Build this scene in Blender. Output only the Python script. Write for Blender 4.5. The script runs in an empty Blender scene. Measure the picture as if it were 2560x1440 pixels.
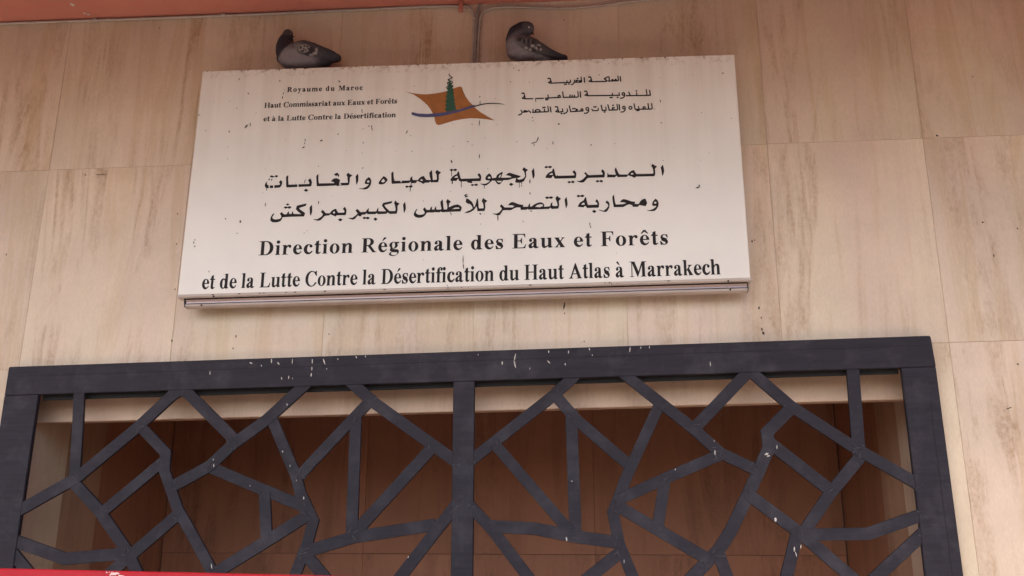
import bpy, bmesh, math, random
from mathutils import Vector, Matrix
from math import radians
random.seed(7)
sc = bpy.context.scene
COL = sc.collection

# ------------------------------------------------------------------ camera
cam = bpy.data.cameras.new('camera'); camo = bpy.data.objects.new('camera', cam); COL.objects.link(camo)
cam.sensor_width = 36; cam.lens = 36 * 2300 / 2560; cam.clip_start = .05; cam.clip_end = 1000
RIGHT = (0.995427, 0.095448, 0.003880); DOWN = (-0.022429, 0.273003, -0.961752); FWD = (-0.092857, 0.957266, 0.273896)
camo.matrix_world = Matrix(((RIGHT[0], -DOWN[0], -FWD[0], 0), (RIGHT[1], -DOWN[1], -FWD[1], 0), (RIGHT[2], -DOWN[2], -FWD[2], 1.6), (0, 0, 0, 1)))
sc.camera = camo
# ------------------------------------------------------------------ sky, sun, exposure
SUN_EL, SUN_AZ = radians(58), radians(200)      # azimuth clockwise from +Y
w = bpy.data.worlds.new('World'); sc.world = w; w.use_nodes = True
nt = w.node_tree; bg = nt.nodes['Background']; bg.inputs['Strength'].default_value = .15
sky = nt.nodes.new('ShaderNodeTexSky'); sky.sky_type = 'NISHITA'; sky.sun_disc = False
sky.sun_elevation = SUN_EL; sky.sun_rotation = SUN_AZ; sky.dust_density = 5; sky.air_density = 1.0
nt.links.new(sky.outputs[0], bg.inputs[0])
sl = bpy.data.lights.new('sun', 'SUN'); sl.energy = 0.8; sl.angle = radians(12); sl.color = (1, .93, .82)
so = bpy.data.objects.new('sun', sl); COL.objects.link(so)
sdir = Vector((math.sin(SUN_AZ) * math.cos(SUN_EL), math.cos(SUN_AZ) * math.cos(SUN_EL), math.sin(SUN_EL)))
so.rotation_euler = sdir.to_track_quat('Z', 'Y').to_euler(); so.location = sdir * 30
sc.view_settings.view_transform = 'Standard'; sc.view_settings.look = 'None'
sc.view_settings.gamma = 1; sc.view_settings.use_curve_mapping = False
sc.view_settings.exposure = 1.66
sc.render.engine = 'CYCLES'
sc.cycles.max_bounces = 10; sc.cycles.diffuse_bounces = 6
sc.cycles.use_denoising = True

# ------------------------------------------------------------------ helpers
def tag(o, label=None, cat=None, group=None, kind=None):
    for k, v in (('label', label), ('category', cat), ('group', group), ('kind', kind)):
        if v: o[k] = v
    return o
def link(name, me, mat=None, parent=None):
    o = bpy.data.objects.new(name, me); COL.objects.link(o)
    if mat and me is not None and not me.materials: me.materials.append(mat)
    if parent: o.parent = parent; o.matrix_parent_inverse = Matrix.Translation(parent.location).inverted()
    return o
def empty(name, loc):
    o = bpy.data.objects.new(name, None); o.location = loc; COL.objects.link(o); o.empty_display_size = .1
    return o
def mesh(name, v, f, smooth=False):
    me = bpy.data.meshes.new(name); me.from_pydata([tuple(p) for p in v], [], f); me.validate(); me.update()
    if smooth: me.polygons.foreach_set('use_smooth', [True] * len(me.polygons))
    return me
def fixn(me):
    bm = bmesh.new(); bm.from_mesh(me); bmesh.ops.recalc_face_normals(bm, faces=bm.faces); bm.to_mesh(me); bm.free(); return me
def bevel(me, wd, seg=1, ang=30):
    bm = bmesh.new(); bm.from_mesh(me); bmesh.ops.recalc_face_normals(bm, faces=bm.faces)
    es = [e for e in bm.edges if len(e.link_faces) == 2 and e.calc_face_angle(0) > radians(ang)]
    bmesh.ops.bevel(bm, geom=es, offset=wd, segments=seg, affect='EDGES', clamp_overlap=True)
    bm.to_mesh(me); bm.free(); return me
def prism(pts, y0, y1, bv=0):
    """polygon of (x, z) points extruded from y0 (front) to y1 (back)"""
    n = len(pts)
    v = [(x, y0, z) for x, z in pts] + [(x, y1, z) for x, z in pts]
    f = [list(range(n)), list(range(2 * n - 1, n - 1, -1))] + [[i, i + n, (i + 1) % n + n, (i + 1) % n] for i in range(n)]
    me = fixn(mesh('p', v, f))
    return bevel(me, bv) if bv else me
def box(x0, y0, z0, x1, y1, z1, bv=0): return prism([(x0, z0), (x1, z0), (x1, z1), (x0, z1)], y0, y1, bv)
def tube(path, r, n=8, jitter=0):
    v = []; f = []; P = [Vector(p) for p in path]; m = len(P)
    for i, p in enumerate(P):
        d = (P[min(i + 1, m - 1)] - P[max(i - 1, 0)]).normalized()
        a = d.cross(Vector((0, 1, 0)));  a = a.normalized() if a.length > 1e-4 else Vector((1, 0, 0)); b = d.cross(a)
        for k in range(n):
            t = 2 * math.pi * k / n; v.append(p + (a * math.cos(t) + b * math.sin(t)) * r)
    for i in range(m - 1):
        for k in range(n): f.append([i * n + k, i * n + (k + 1) % n, (i + 1) * n + (k + 1) % n, (i + 1) * n + k])
    f += [list(range(n)), list(range((m - 1) * n, m * n))]
    return fixn(mesh('t', v, f, True))
def smoothpath(pts, n=8):
    P = [Vector(p) for p in pts]; out = []
    for i in range(len(P) - 1):
        a, b, c, d = P[max(i - 1, 0)], P[i], P[i + 1], P[min(i + 2, len(P) - 1)]
        for k in range(n):
            t = k / n
            out.append(.5 * ((2 * b) + (c - a) * t + (2 * a - 5 * b + 4 * c - d) * t * t + (3 * b - a - 3 * c + d) * t ** 3))
    return out + [P[-1]]
def joinm(parts):
    v = []; f = []
    for pv, pf in parts:
        o = len(v); v += pv; f += [[i + o for i in q] for q in pf]
    return mesh('j', v, f)

def blob(x, z, dx, dz, w, y, n=6):
    """flattened teardrop run as verts, faces"""
    L = math.hypot(dx, dz); k = max(1, int(L / (w * .8))); v = []; f = []
    d = Vector((dx, dz)); d = d.normalized() if L > 1e-5 else Vector((0, -1)); nrm = Vector((-d.y, d.x))
    ring = []
    m = max(7, 5 + k)
    for s in (1, -1):
        for i in range(m + 1):
            t = i / m; tt = t if s == 1 else 1 - t
            ww = w / 2 * (math.sin(math.pi * min(max(tt, .02), .98)) ** .5) * random.uniform(.65, 1.25)
            p = Vector((x, z)) + d * (tt * (L + w * .6) - w * .3) + nrm * ww * s
            ring.append((p.x, y, p.y))
    c = (x + dx / 2, y - .0012, z + dz / 2)
    v = ring + [c]; nn = len(ring)
    f = [[i, (i + 1) % nn, nn] for i in range(nn)]
    return v, f

# ------------------------------------------------------------------ materials
class Mat:
    def __init__(s, name, rough=.6, spec=.4):
        s.m = bpy.data.materials.new(name); s.m.use_nodes = True; s.t = s.m.node_tree; s.b = s.t.nodes['Principled BSDF']
        s.b.inputs['Roughness'].default_value = rough; s.b.inputs['Specular IOR Level'].default_value = spec
    def n(s, typ, **kw):
        x = s.t.nodes.new('ShaderNode' + typ)
        for k, v in kw.items():
            if k.startswith('i_'): x.inputs[k[2:].replace('_', ' ')].default_value = v
            else: setattr(x, k, v)
        return x
    def l(s, a, b): s.t.links.new(a, b)
    def coords(s, scale=(1, 1, 1), rnd=0, kind='Object'):
        tc = s.n('TexCoord'); mp = s.n('Mapping'); mp.inputs['Scale'].default_value = scale
        s.l(tc.outputs[kind], mp.inputs['Vector'])
        if rnd:
            oi = s.n('ObjectInfo'); mu = s.n('Vector' + 'Math', operation='MULTIPLY_ADD')
            cx = s.n('CombineXYZ')
            for i, k in enumerate((rnd, rnd * .37, rnd * .71)):
                mm = s.n('Math', operation='MULTIPLY'); mm.inputs[1].default_value = k
                s.l(oi.outputs['Random'], mm.inputs[0]); s.l(mm.outputs[0], cx.inputs[i])
            s.l(cx.outputs[0], mp.inputs['Location'])
        return mp.outputs[0]
    def noise(s, vec, scale, detail=5, rough=.55, dist=0):
        x = s.n('TexNoise'); x.inputs['Scale'].default_value = scale; x.inputs['Detail'].default_value = detail
        x.inputs['Roughness'].default_value = rough; x.inputs['Distortion'].default_value = dist; s.l(vec, x.inputs['Vector']); return x.outputs['Fac']
    def ramp(s, fac, stops):
        r = s.n('ValToRGB'); e = r.color_ramp.elements
        while len(e) < len(stops): e.new(.5)
        for q, (p, c) in zip(e, stops): q.position = p; q.color = (*c, 1) if len(c) == 3 else c
        s.l(fac, r.inputs[0]); return r.outputs[0]
    def mix(s, fac, a, b, mode='MIX'):
        x = s.n('Mix', data_type='RGBA', blend_type=mode)
        for i, v in ((0, fac), (6, a), (7, b)):
            if isinstance(v, (int, float)): x.inputs[i].default_value = v
            elif isinstance(v, tuple): x.inputs[i].default_value = (*v, 1)
            else: s.l(v, x.inputs[i])
        return x.outputs[2]
    def bump(s, fac, strength, dist=.01):
        x = s.n('Bump'); x.inputs['Strength'].default_value = strength; x.inputs['Distance'].default_value = dist
        s.l(fac, x.inputs['Height']); s.l(x.outputs[0], s.b.inputs['Normal'])
    def col(s, c):
        if isinstance(c, tuple): s.b.inputs['Base Color'].default_value = (*c, 1)
        else: s.l(c, s.b.inputs['Base Color'])
        return s

g = lambda v: (v, v, v)
def marble(name, cream, pink, vein, tan, rough=.38, vs=1.0):
    M = Mat(name, rough, .35)
    v1 = M.coords((1, 1, .09), 40)                       # long upright veins
    v2 = M.coords((1, 1, .28), 23)
    v3 = M.coords((1, 1, 1), 11)
    wob = M.noise(v2, 2.2, 4, .6)
    base = M.mix(M.ramp(M.noise(v1, 3.0, 4, .55, .6), [(.36, g(0)), (.66, g(1))]), cream, pink)
    # tan bands
    band = M.ramp(M.noise(v1, 5.5, 6, .62, 1.1), [(.50, g(0)), (.60, g(.55)), (.66, g(.15)), (.80, g(.5))])
    base = M.mix(band, base, tan)
    # thin dark veins, broken up
    ve = M.n('TexNoise'); ve.inputs['Scale'].default_value = 4.6; ve.inputs['Detail'].default_value = 7; ve.inputs['Roughness'].default_value = .62; ve.inputs['Distortion'].default_value = .9
    M.l(v1, ve.inputs['Vector'])
    th = M.ramp(ve.outputs['Fac'], [(.435, g(0)), (.480, g(.75)), (.497, g(1)), (.515, g(.5)), (.56, g(0))])
    brk = M.ramp(M.noise(v2, 3.4, 5, .65), [(.46, g(0)), (.60, g(1))])
    crys = M.ramp(M.noise(v3, 46, 4, .7), [(.32, g(.30)), (.62, g(1))])
    f1 = M.mix(1.0, th, brk, 'MULTIPLY'); f2 = M.mix(1.0, f1, crys, 'MULTIPLY')
    gate = M.ramp(M.noise(M.coords((1, 1, .12), 17), 1.7, 3, .5), [(.44, g(0)), (.60, g(1))])
    f2 = M.mix(1.0, f2, M.mix(1.0, gate, g(.6), 'ADD'), 'MULTIPLY')
    f3 = M.mix(1.0, f2, g(.62 * vs), 'MULTIPLY')
    base = M.mix(f3, base, vein)
    # a few strong upright bands of granular brown, blotchy along their length
    bd = M.ramp(M.noise(M.coords((1, 1, .07), 31), 3.1, 5, .5, .7), [(.560, g(0)), (.598, g(1)), (.612, g(.55)), (.64, g(.9)), (.67, g(0))])
    bl = M.ramp(M.noise(M.coords((1, 1, .33), 29), 13, 6, .68), [(.44, g(0)), (.60, g(1))])
    gn = M.ramp(M.noise(M.coords((1, 1, .55), 3), 75, 4, .75), [(.36, g(.25)), (.60, g(1))])
    fb = M.mix(1.0, M.mix(1.0, bd, bl, 'MULTIPLY'), gn, 'MULTIPLY')
    base = M.mix(M.mix(1.0, fb, g(.72 * vs), 'MULTIPLY'), base, vein)
    # glittering calcite specks along the veins and fine grain
    sp = M.ramp(M.noise(v3, 120, 3, .6), [(.66, g(0)), (.74, g(1))])
    spf = M.mix(1.0, sp, brk, 'MULTIPLY'); base = M.mix(M.mix(1.0, spf, g(.25), 'MULTIPLY'), base, (.86, .78, .64))
    cloud = M.ramp(M.noise(v3, 1.6, 5, .6), [(.3, g(.86)), (.7, g(1.06))])
    base = M.mix(1.0, base, cloud, 'MULTIPLY')
    oi = M.n('ObjectInfo'); base = M.mix(1.0, base, M.ramp(oi.outputs['Random'], [(0, (.95, .945, .935)), (.5, (1.02, 1.0, .98)), (1, (1.0, .99, 1.0))]), 'MULTIPLY')
    fine = M.ramp(M.noise(M.coords((1, 1, .3), 7), 160, 3, .7), [(.3, g(.94)), (.7, g(1.05))])
    base = M.mix(1.0, base, fine, 'MULTIPLY')
    M.col(base)
    M.bump(M.noise(v3, 60, 4, .6), .05, .004)
    return M.m
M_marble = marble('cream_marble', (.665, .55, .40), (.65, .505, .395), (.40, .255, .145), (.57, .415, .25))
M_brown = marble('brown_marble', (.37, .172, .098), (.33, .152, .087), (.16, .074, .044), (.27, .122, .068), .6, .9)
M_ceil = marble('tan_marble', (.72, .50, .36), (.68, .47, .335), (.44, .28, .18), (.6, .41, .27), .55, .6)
M_jamb = marble('shaded_tan_stone', (.46, .29, .19), (.42, .26, .17), (.24, .14, .085), (.36, .22, .135), .6, .8)  # middle step of the side walls, shade put into the stone colour
M_grout = Mat('grout', .9, .2).col((.52, .40, .275)).m
# terracotta plaster of the soffit
m = Mat('terracotta_plaster', .85, .2); v = m.coords(); n1 = m.noise(v, 3, 6, .6)
m.col(m.mix(m.ramp(n1, [(.3, g(0)), (.7, g(1))]), (.45, .165, .122), (.50, .195, .142))); m.bump(m.noise(v, 90, 4), .12, .004); M_red = m.m
# paving in the street (never in view, but it lights the wall from below)
m = Mat('paving', .85, .2); v = m.coords(); br = m.n('TexBrick'); br.inputs['Scale'].default_value = 4; m.l(v, br.inputs['Vector'])
br.inputs['Color1'].default_value = (.52, .43, .36, 1); br.inputs['Color2'].default_value = (.47, .39, .325, 1); br.inputs['Mortar'].default_value = (.24, .2, .17, 1)
m.col(br.outputs['Color']); M_pave = m.m
M_kerb = Mat('kerb_stone', .85, .2).col((.38, .36, .33)).m
m = Mat('asphalt', .9, .2); m.col(m.ramp(m.noise(m.coords(), 30, 5), [(.3, (.035, .034, .033)), (.7, (.065, .062, .06))])); M_asphalt = m.m
PAVE_Y = 0.6
# white sign face
m = Mat('white_enamel', .42, .4); v = m.coords()
st = m.noise(m.coords((1, 1, .05)), 14, 6, .6)
dirt = m.ramp(st, [(.42, g(0)), (.72, g(1))])
top = m.n('MapRange'); sx = m.n('SeparateXYZ'); m.l(m.coords(), sx.inputs[0]); zz = m.n('Math', operation='MULTIPLY_ADD'); zz.inputs[1].default_value = .0157; m.l(sx.outputs[0], zz.inputs[0]); m.l(sx.outputs[2], zz.inputs[2])
top.inputs['From Min'].default_value = .35; top.inputs['From Max'].default_value = 1.14; m.l(sx.outputs[2], top.inputs['Value'])
dd = m.mix(1.0, dirt, top.outputs[0], 'MULTIPLY')
edge = m.ramp(m.noise(v, 38, 5, .7), [(.50, g(0)), (.66, g(1))])
rim = m.n('MapRange'); rim.inputs['From Min'].default_value = 1.065; rim.inputs['From Max'].default_value = 1.115; m.l(zz.outputs[0], rim.inputs['Value'])
ee = m.mix(1.0, edge, rim.outputs[0], 'MULTIPLY')
c = m.mix(m.mix(1.0, dd, g(.42), 'MULTIPLY'), (.79, .755, .68), (.50, .40, .31))
c = m.mix(m.mix(1.0, ee, g(.7), 'MULTIPLY'), c, (.26, .17, .11))
c = m.mix(1.0, c, m.ramp(m.noise(v, 2.2, 5, .6), [(.3, g(.95)), (.7, g(1.03))]), 'MULTIPLY')
m.col(c); M_white = m.m
# lettering vinyl
m = Mat('black_vinyl', .6, .2); v = m.coords()
m.col(m.ramp(m.noise(v, 45, 5, .65), [(.35, (.012, .008, .008)), (.64, (.027, .019, .018)), (.84, (.085, .062, .055))])); M_black = m.m
def plain(name, c, rough=.55, var=.15, sc_=30):
    m = Mat(name, rough, .35); v = m.coords()
    lo = tuple(x * (1 - var) for x in c); hi = tuple(x * (1 + var) for x in c)
    m.col(m.ramp(m.noise(v, sc_, 5, .6), [(.3, lo), (.7, hi)])); return m.m
M_orange = plain('orange_print', (.33, .122, .030)); M_green = plain('green_print', (.022, .088, .052)); M_blue = plain('blue_print', (.07, .072, .16))
M_rust = plain('rust_chip', (.042, .026, .02), .8, .4, 200)
M_nibble = plain('rust_edge', (.16, .095, .06), .85, .4, 120)
M_drop = plain('bird_dropping', (.50, .465, .42), .8, .2, 150)
# painted steel
m = Mat('navy_painted_steel', .62, .22); v = m.coords(); v2 = m.coords((.25, 1, 3), 13)
f1 = m.ramp(m.noise(v2, 22, 6, .65), [(.3, g(0)), (.75, g(1))])
c = m.mix(f1, (.016, .0135, .0185), (.027, .0232, .032))
dust = m.ramp(m.noise(v, 7, 8, .7), [(.48, g(0)), (.72, g(1))]); c = m.mix(m.mix(1.0, dust, g(.55), 'MULTIPLY'), c, (.068, .062, .072))
scr = m.ramp(m.noise(m.coords((1, 1, 1), 5), 60, 6, .75), [(.66, g(0)), (.72, g(1))]); c = m.mix(m.mix(1.0, scr, g(.3), 'MULTIPLY'), c, (.11, .10, .10))
m.col(c); m.bump(m.noise(v2, 30, 4), .06, .003); M_steel = m.m
m = Mat('aluminium', .28, .5); m.b.inputs['Metallic'].default_value = 1.0; v = m.coords((.05, 1, 1))
m.col(m.ramp(m.noise(v, 30, 4), [(.3, (.46, .41, .39)), (.7, (.60, .55, .52))])); M_alu = m.m
M_flange = plain('dull_aluminium', (.46, .385, .345), .42, .08, 10)
m = Mat('dark_reflection_aluminium', .25, .5); m.b.inputs['Metallic'].default_value = 1.0; m.col((.24, .20, .195)); M_alud = m.m  # channel aluminium, its dark reflection put into the base colour
M_return = plain('sign_return_paint', (.52, .45, .405), .5, .06, 8)
M_seal_shade = plain('seal_shade_black', (.012, .011, .011), .8)  # black of the sign seal and seams, also of the painted rail shadow
M_cable = plain('cable_sheath', (.42, .35, .30), .6, .12)
M_redpaint = plain('red_enamel', (.33, .008, .018), .35, .08, 12)
M_scrape = plain('bare_scrape', (.62, .42, .40), .7)
M_dark = plain('dark_metal', (.03, .03, .035), .5)

# ------------------------------------------------------------------ ground and building shell
gr = link('road', mesh('g', [(-150, -150, -.12), (150, -150, -.12), (150, 150, -.12), (-150, 150, -.12)], [[0, 1, 2, 3]]), M_asphalt); gr['kind'] = 'structure'
pv = link('pavement', box(-60, PAVE_Y, -.3, 60, 4.3, 0), M_pave); pv['kind'] = 'structure'
kb = link('kerb', box(-60, PAVE_Y - .15, -.3, 60, PAVE_Y - .002, .002, .01), M_kerb); kb['kind'] = 'structure'
SOF = lambda x: 4.215 - .0145 * x
sv = []
for x in (-9.0, 8.0):
    for y in (1.35, 4.3):
        sv += [(x, y, SOF(x)), (x, y, SOF(x) + .35)]
soff = link('soffit', fixn(mesh('s', sv, [[0, 2, 6, 4], [1, 5, 7, 3], [0, 1, 3, 2], [4, 6, 7, 5], [0, 4, 5, 1], [2, 3, 7, 6]])), M_red)
soff['kind'] = 'structure'
# bare flecks where the soffit paint has come off
def fleck(parent, pts, mat, name): return link(name, mesh('f', pts, [list(range(len(pts)))]), mat, parent)
for (cx, cy, r) in ((-2.62, 3.86, .0075), (-2.585, 3.95, .005), (-2.60, 3.94, .004)):
    pts = [(cx + r * (1 + .3 * random.random()) * math.cos(t * .785) * 1.3, cy + r * 1.7 * (1 + .3 * random.random()) * math.sin(t * .785), SOF(cx) - .003) for t in range(8)]
    fleck(soff, pts[::-1], M_drop, 'paint_fleck')
OX0, OX1 = -2.68, 1.37                                    # opening behind the grille
OT = lambda x: 2.35 + .0172 * (x - OX0)                  # its lintel follows the grille
wall = empty('stone_wall', (0, 4.0, 0)); wall['kind'] = 'structure'
core = [prism([(-9, -.02), (OX0, -.02), (OX0, 4.5), (-9, 4.5)], 4.0022, 4.16), prism([(OX1, -.02), (8, -.02), (8, 4.5), (OX1, 4.5)], 4.0022, 4.16),
        prism([(OX0, OT(OX0)), (OX1, OT(OX1)), (OX1, 4.5), (OX0, 4.5)], 4.0022, 4.16)]
for me in core: link('wall_core', me, M_grout, wall)
XJ = [-9.0, -8.3, -7.6, -6.9, -6.2, -5.5, -4.8, -4.10, -3.40, -2.703, -1.970, -1.256, -.563, .128, .793, 1.487, 2.19, 2.89, 3.59, 4.29, 4.99, 5.69, 6.39, 7.09, 7.8]
J = [lambda x: -.01, lambda x: .43, lambda x: 1.43, lambda x: 2.4388 + .0134 * x, lambda x: 3.408, lambda x: SOF(x) + .02]
GAP = .0006
for r in range(5):
    for a, b in zip(XJ[:-1], XJ[1:]):
        x0, x1 = a + GAP, b - GAP
        if r <= 2:                                        # rows beside the opening
            if a >= -2.71 and b <= .80: continue
            if a < OX1 < b: x0 = OX1 + .001
        y0 = 4.0 + random.uniform(-.001, .001)
        zt = random.uniform(-.0006, .0006)
        me = prism([(x0 - (a + b) / 2, J[r](x0) + GAP), (x1 - (a + b) / 2, J[r](x1) + GAP), (x1 - (a + b) / 2, J[r + 1](x1) - GAP), (x0 - (a + b) / 2, J[r + 1](x0) - GAP)], y0 - 4.0, .02, .0007)
        o = bpy.data.objects.new('marble_slab', me); COL.objects.link(o); me.materials.append(M_marble); o.parent = wall; o.location = ((a + b) / 2, 0, 0)
SPECKS = [[0.694,2.9397,-0.0004,-0.0057,0.0073],[0.7047,2.633,-0.0025,-0.0109,0.0055],[0.7101,2.5858,-0.0004,-0.0054,0.0055],[0.7084,2.5372,0.001,-0.0108,0.0055],[0.7137,2.5138,0.0015,-0.0036,0.0091],[1.6918,2.9966,0.0051,-0.0002,0.0073],[1.7209,2.8476,-0.0015,-0.0109,0.0055],[1.8341,2.9661,0.0042,-0.0057,0.0055],[-0.1493,2.6697,-0.0057,-0.0296,0.0073],[-0.1516,2.6234,0.0017,-0.0056,0.0055],[-1.9714,2.5306,0.0008,-0.0076,0.0073],[-1.9991,3.0028,0.0004,-0.004,0.0055],[-2.0116,3.1559,0.0004,-0.0041,0.0055],[-1.9827,2.7778,0.0006,-0.0059,0.0055],[-1.6661,2.5479,0.001,-0.0114,0.0055],[-1.6741,2.4878,0.0005,-0.0056,0.0055],[0.7048,2.9431,-0.0001,-0.0019,0.0055],[1.7404,3.7081,0.0035,-0.0002,0.0055],[1.5482,3.42,0.005,-0.0022,0.0091],[1.7512,2.3618,0.003,-0.0018,0.0073],[1.68,2.1717,0.0234,0.0081,0.0037],[-1.2278,2.5456,0.002,-0.0019,0.0055],[-0.0663,2.4917,0.0017,-0.0018,0.0055],[0.714,2.5192,-0.0004,-0.0054,0.0073],[-2.2204,4.1807,0.0024,-0.0025,0.0055],[-0.1381,4.1106,0.0019,-0.0023,0.0055],[-2.8571,2.9739,0.001,-0.0062,0.0055],[-2.454,3.3739,0.0582,-0.0021,0.0037],[-2.5124,3.376,0.0066,-0.0024,0.0055]]
o = link('wall_specks', joinm([blob(x, z, dx, dz, wd, 3.9984) for x, z, dx, dz, wd in SPECKS]), M_rust, wall); o['kind'] = 'stuff'
# recess behind the grille: marble jambs and lintel, then a dim room in brown stone, its side walls coloured darker in steps for fading light
YB = 5.6; JX0, JX1 = -2.68, 1.375
LB = lambda x: 2.1695 + .01676 * (x + 2.558)
rec = empty('recess', (0, 4.5, 0)); rec['kind'] = 'structure'
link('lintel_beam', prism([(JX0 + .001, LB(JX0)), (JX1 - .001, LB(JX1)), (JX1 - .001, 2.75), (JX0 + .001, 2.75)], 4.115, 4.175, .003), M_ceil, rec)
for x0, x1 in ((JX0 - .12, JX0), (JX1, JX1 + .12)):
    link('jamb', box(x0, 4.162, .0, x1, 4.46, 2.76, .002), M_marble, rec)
    link('shaded_side_wall', box(x0 + .003, 4.462, .0, x1 - .003, 4.80, 2.76), M_jamb, rec)  # tan here, brown deeper in: falloff of light painted as colour
    link('shaded_side_wall', box(x0 + .006, 4.802, .0, x1 - .006, YB + .05, 2.76), M_brown, rec)
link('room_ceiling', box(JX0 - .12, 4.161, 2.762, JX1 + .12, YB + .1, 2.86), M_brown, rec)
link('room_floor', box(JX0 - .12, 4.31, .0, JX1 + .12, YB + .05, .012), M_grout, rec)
link('room_backing', box(JX0 - .1, YB + .012, 0, JX1 + .1, YB + .1, 2.8), M_dark, rec)
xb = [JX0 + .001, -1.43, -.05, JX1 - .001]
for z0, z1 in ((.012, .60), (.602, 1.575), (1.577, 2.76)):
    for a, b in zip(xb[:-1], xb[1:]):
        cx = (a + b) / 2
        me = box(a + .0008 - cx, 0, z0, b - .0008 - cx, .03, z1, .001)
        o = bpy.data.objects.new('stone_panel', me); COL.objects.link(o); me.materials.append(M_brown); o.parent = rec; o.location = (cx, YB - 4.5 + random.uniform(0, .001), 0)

# ------------------------------------------------------------------ steel grille
YF = 3.955
gate = empty('lattice_grille', (-.65, 4.0, 0))
tag(gate, 'dark navy steel lattice screen of crossing angled bars below the white sign', 'grille')
RT = lambda x: 2.4068 + (.0736 / 4.1209) * (x + 2.723)
RB = lambda x: 2.2762 + (.0686 / 3.8234) * (x + 2.5604)
xl, xr = -2.7235, 1.405
link('top_rail', prism([(xl, RB(xl)), (xr + .0007, RB(xr)), (xr - .006, RT(xr) - .003), (xr - .014, RT(xr)), (xl + .004, RT(xl)), (xl, RT(xl) - .004)], YF, YF + .034, .0025), M_steel, gate)
e = .0008
link('rail_shade_strip', prism([(-2.5575, RB(-2.56) - .0215), (1.262, RB(1.262) - .0195), (1.262, RB(1.262) + .05), (-2.5575, RB(-2.56) + .05)], YF + .0345, YF + .045, .001), M_seal_shade, gate)  # black strip standing in for the shadow gap under the top rail
link('stile', prism([(xl, .06), (-2.560, .06), (-2.560, RB(-2.56) - e), (xl, RB(xl) - e)], YF + .0004, YF + .026, .0025), M_steel, gate)
link('stile', prism([(1.2725, .06), (1.422, .06), (1.405, RB(1.405) - e), (1.2645, RB(1.264) - e)], YF + .0006, YF + .026, .0025), M_steel, gate)
link('stile', prism([(-.632, 1.2), (-.541, 1.2), (-.5474, RB(-.547) - e), (-.6412, RB(-.641) - e)], YF + .001, YF + .03, .0025), M_steel, gate)
link('lower_rail', box(-2.559, YF + .0008, 1.08, 1.271, YF + .03, 1.199, .0025), M_steel, gate)
# thin weld seam where each stile and rail is made of two sections
link('seam', prism([(xl + .003, RT(xl) - .046), (xr - .004, RT(xr) - .040), (xr - .004, RT(xr) - .0418), (xl + .003, RT(xl) - .0478)], YF - .0006, YF + .004), M_seal_shade, gate)
link('seam', prism([(1.3785, .1), (1.3802, .1), (1.3652, 2.2), (1.3635, 2.2)], YF - .0006, YF + .004), M_seal_shade, gate)
def ribbon(P, w):
    P = [Vector(p) for p in P]; L = []; R_ = []
    for i, p in enumerate(P):
        d0 = (P[i] - P[i - 1]).normalized() if i else None
        d1 = (P[i + 1] - P[i]).normalized() if i < len(P) - 1 else None
        d = (d0 + d1).normalized() if d0 and d1 else (d0 or d1)
        n = Vector((-d.y, d.x)); k = w / 2 / (max(.5, n.dot(Vector((-d1.y, d1.x)))) if d0 and d1 else 1)
        L.append(p + n * k); R_.append(p - n * k)
    return [tuple(p) for p in L + R_[::-1]]
def extend(P):
    P = [Vector(p) for p in P]
    if P[0].y > RB(P[0].x) - .03:                         # bars that meet the top rail run in behind its face
        d = (P[0] - P[1]).normalized(); P[0] = P[0] + d * .035 / max(.4, d.y)
    else: P[0] = P[0] + (P[0] - P[1]).normalized() * .017
    P[-1] = P[-1] + (P[-1] - P[-2]).normalized() * .017    # ends are welded into the bar they meet
    return P
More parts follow.
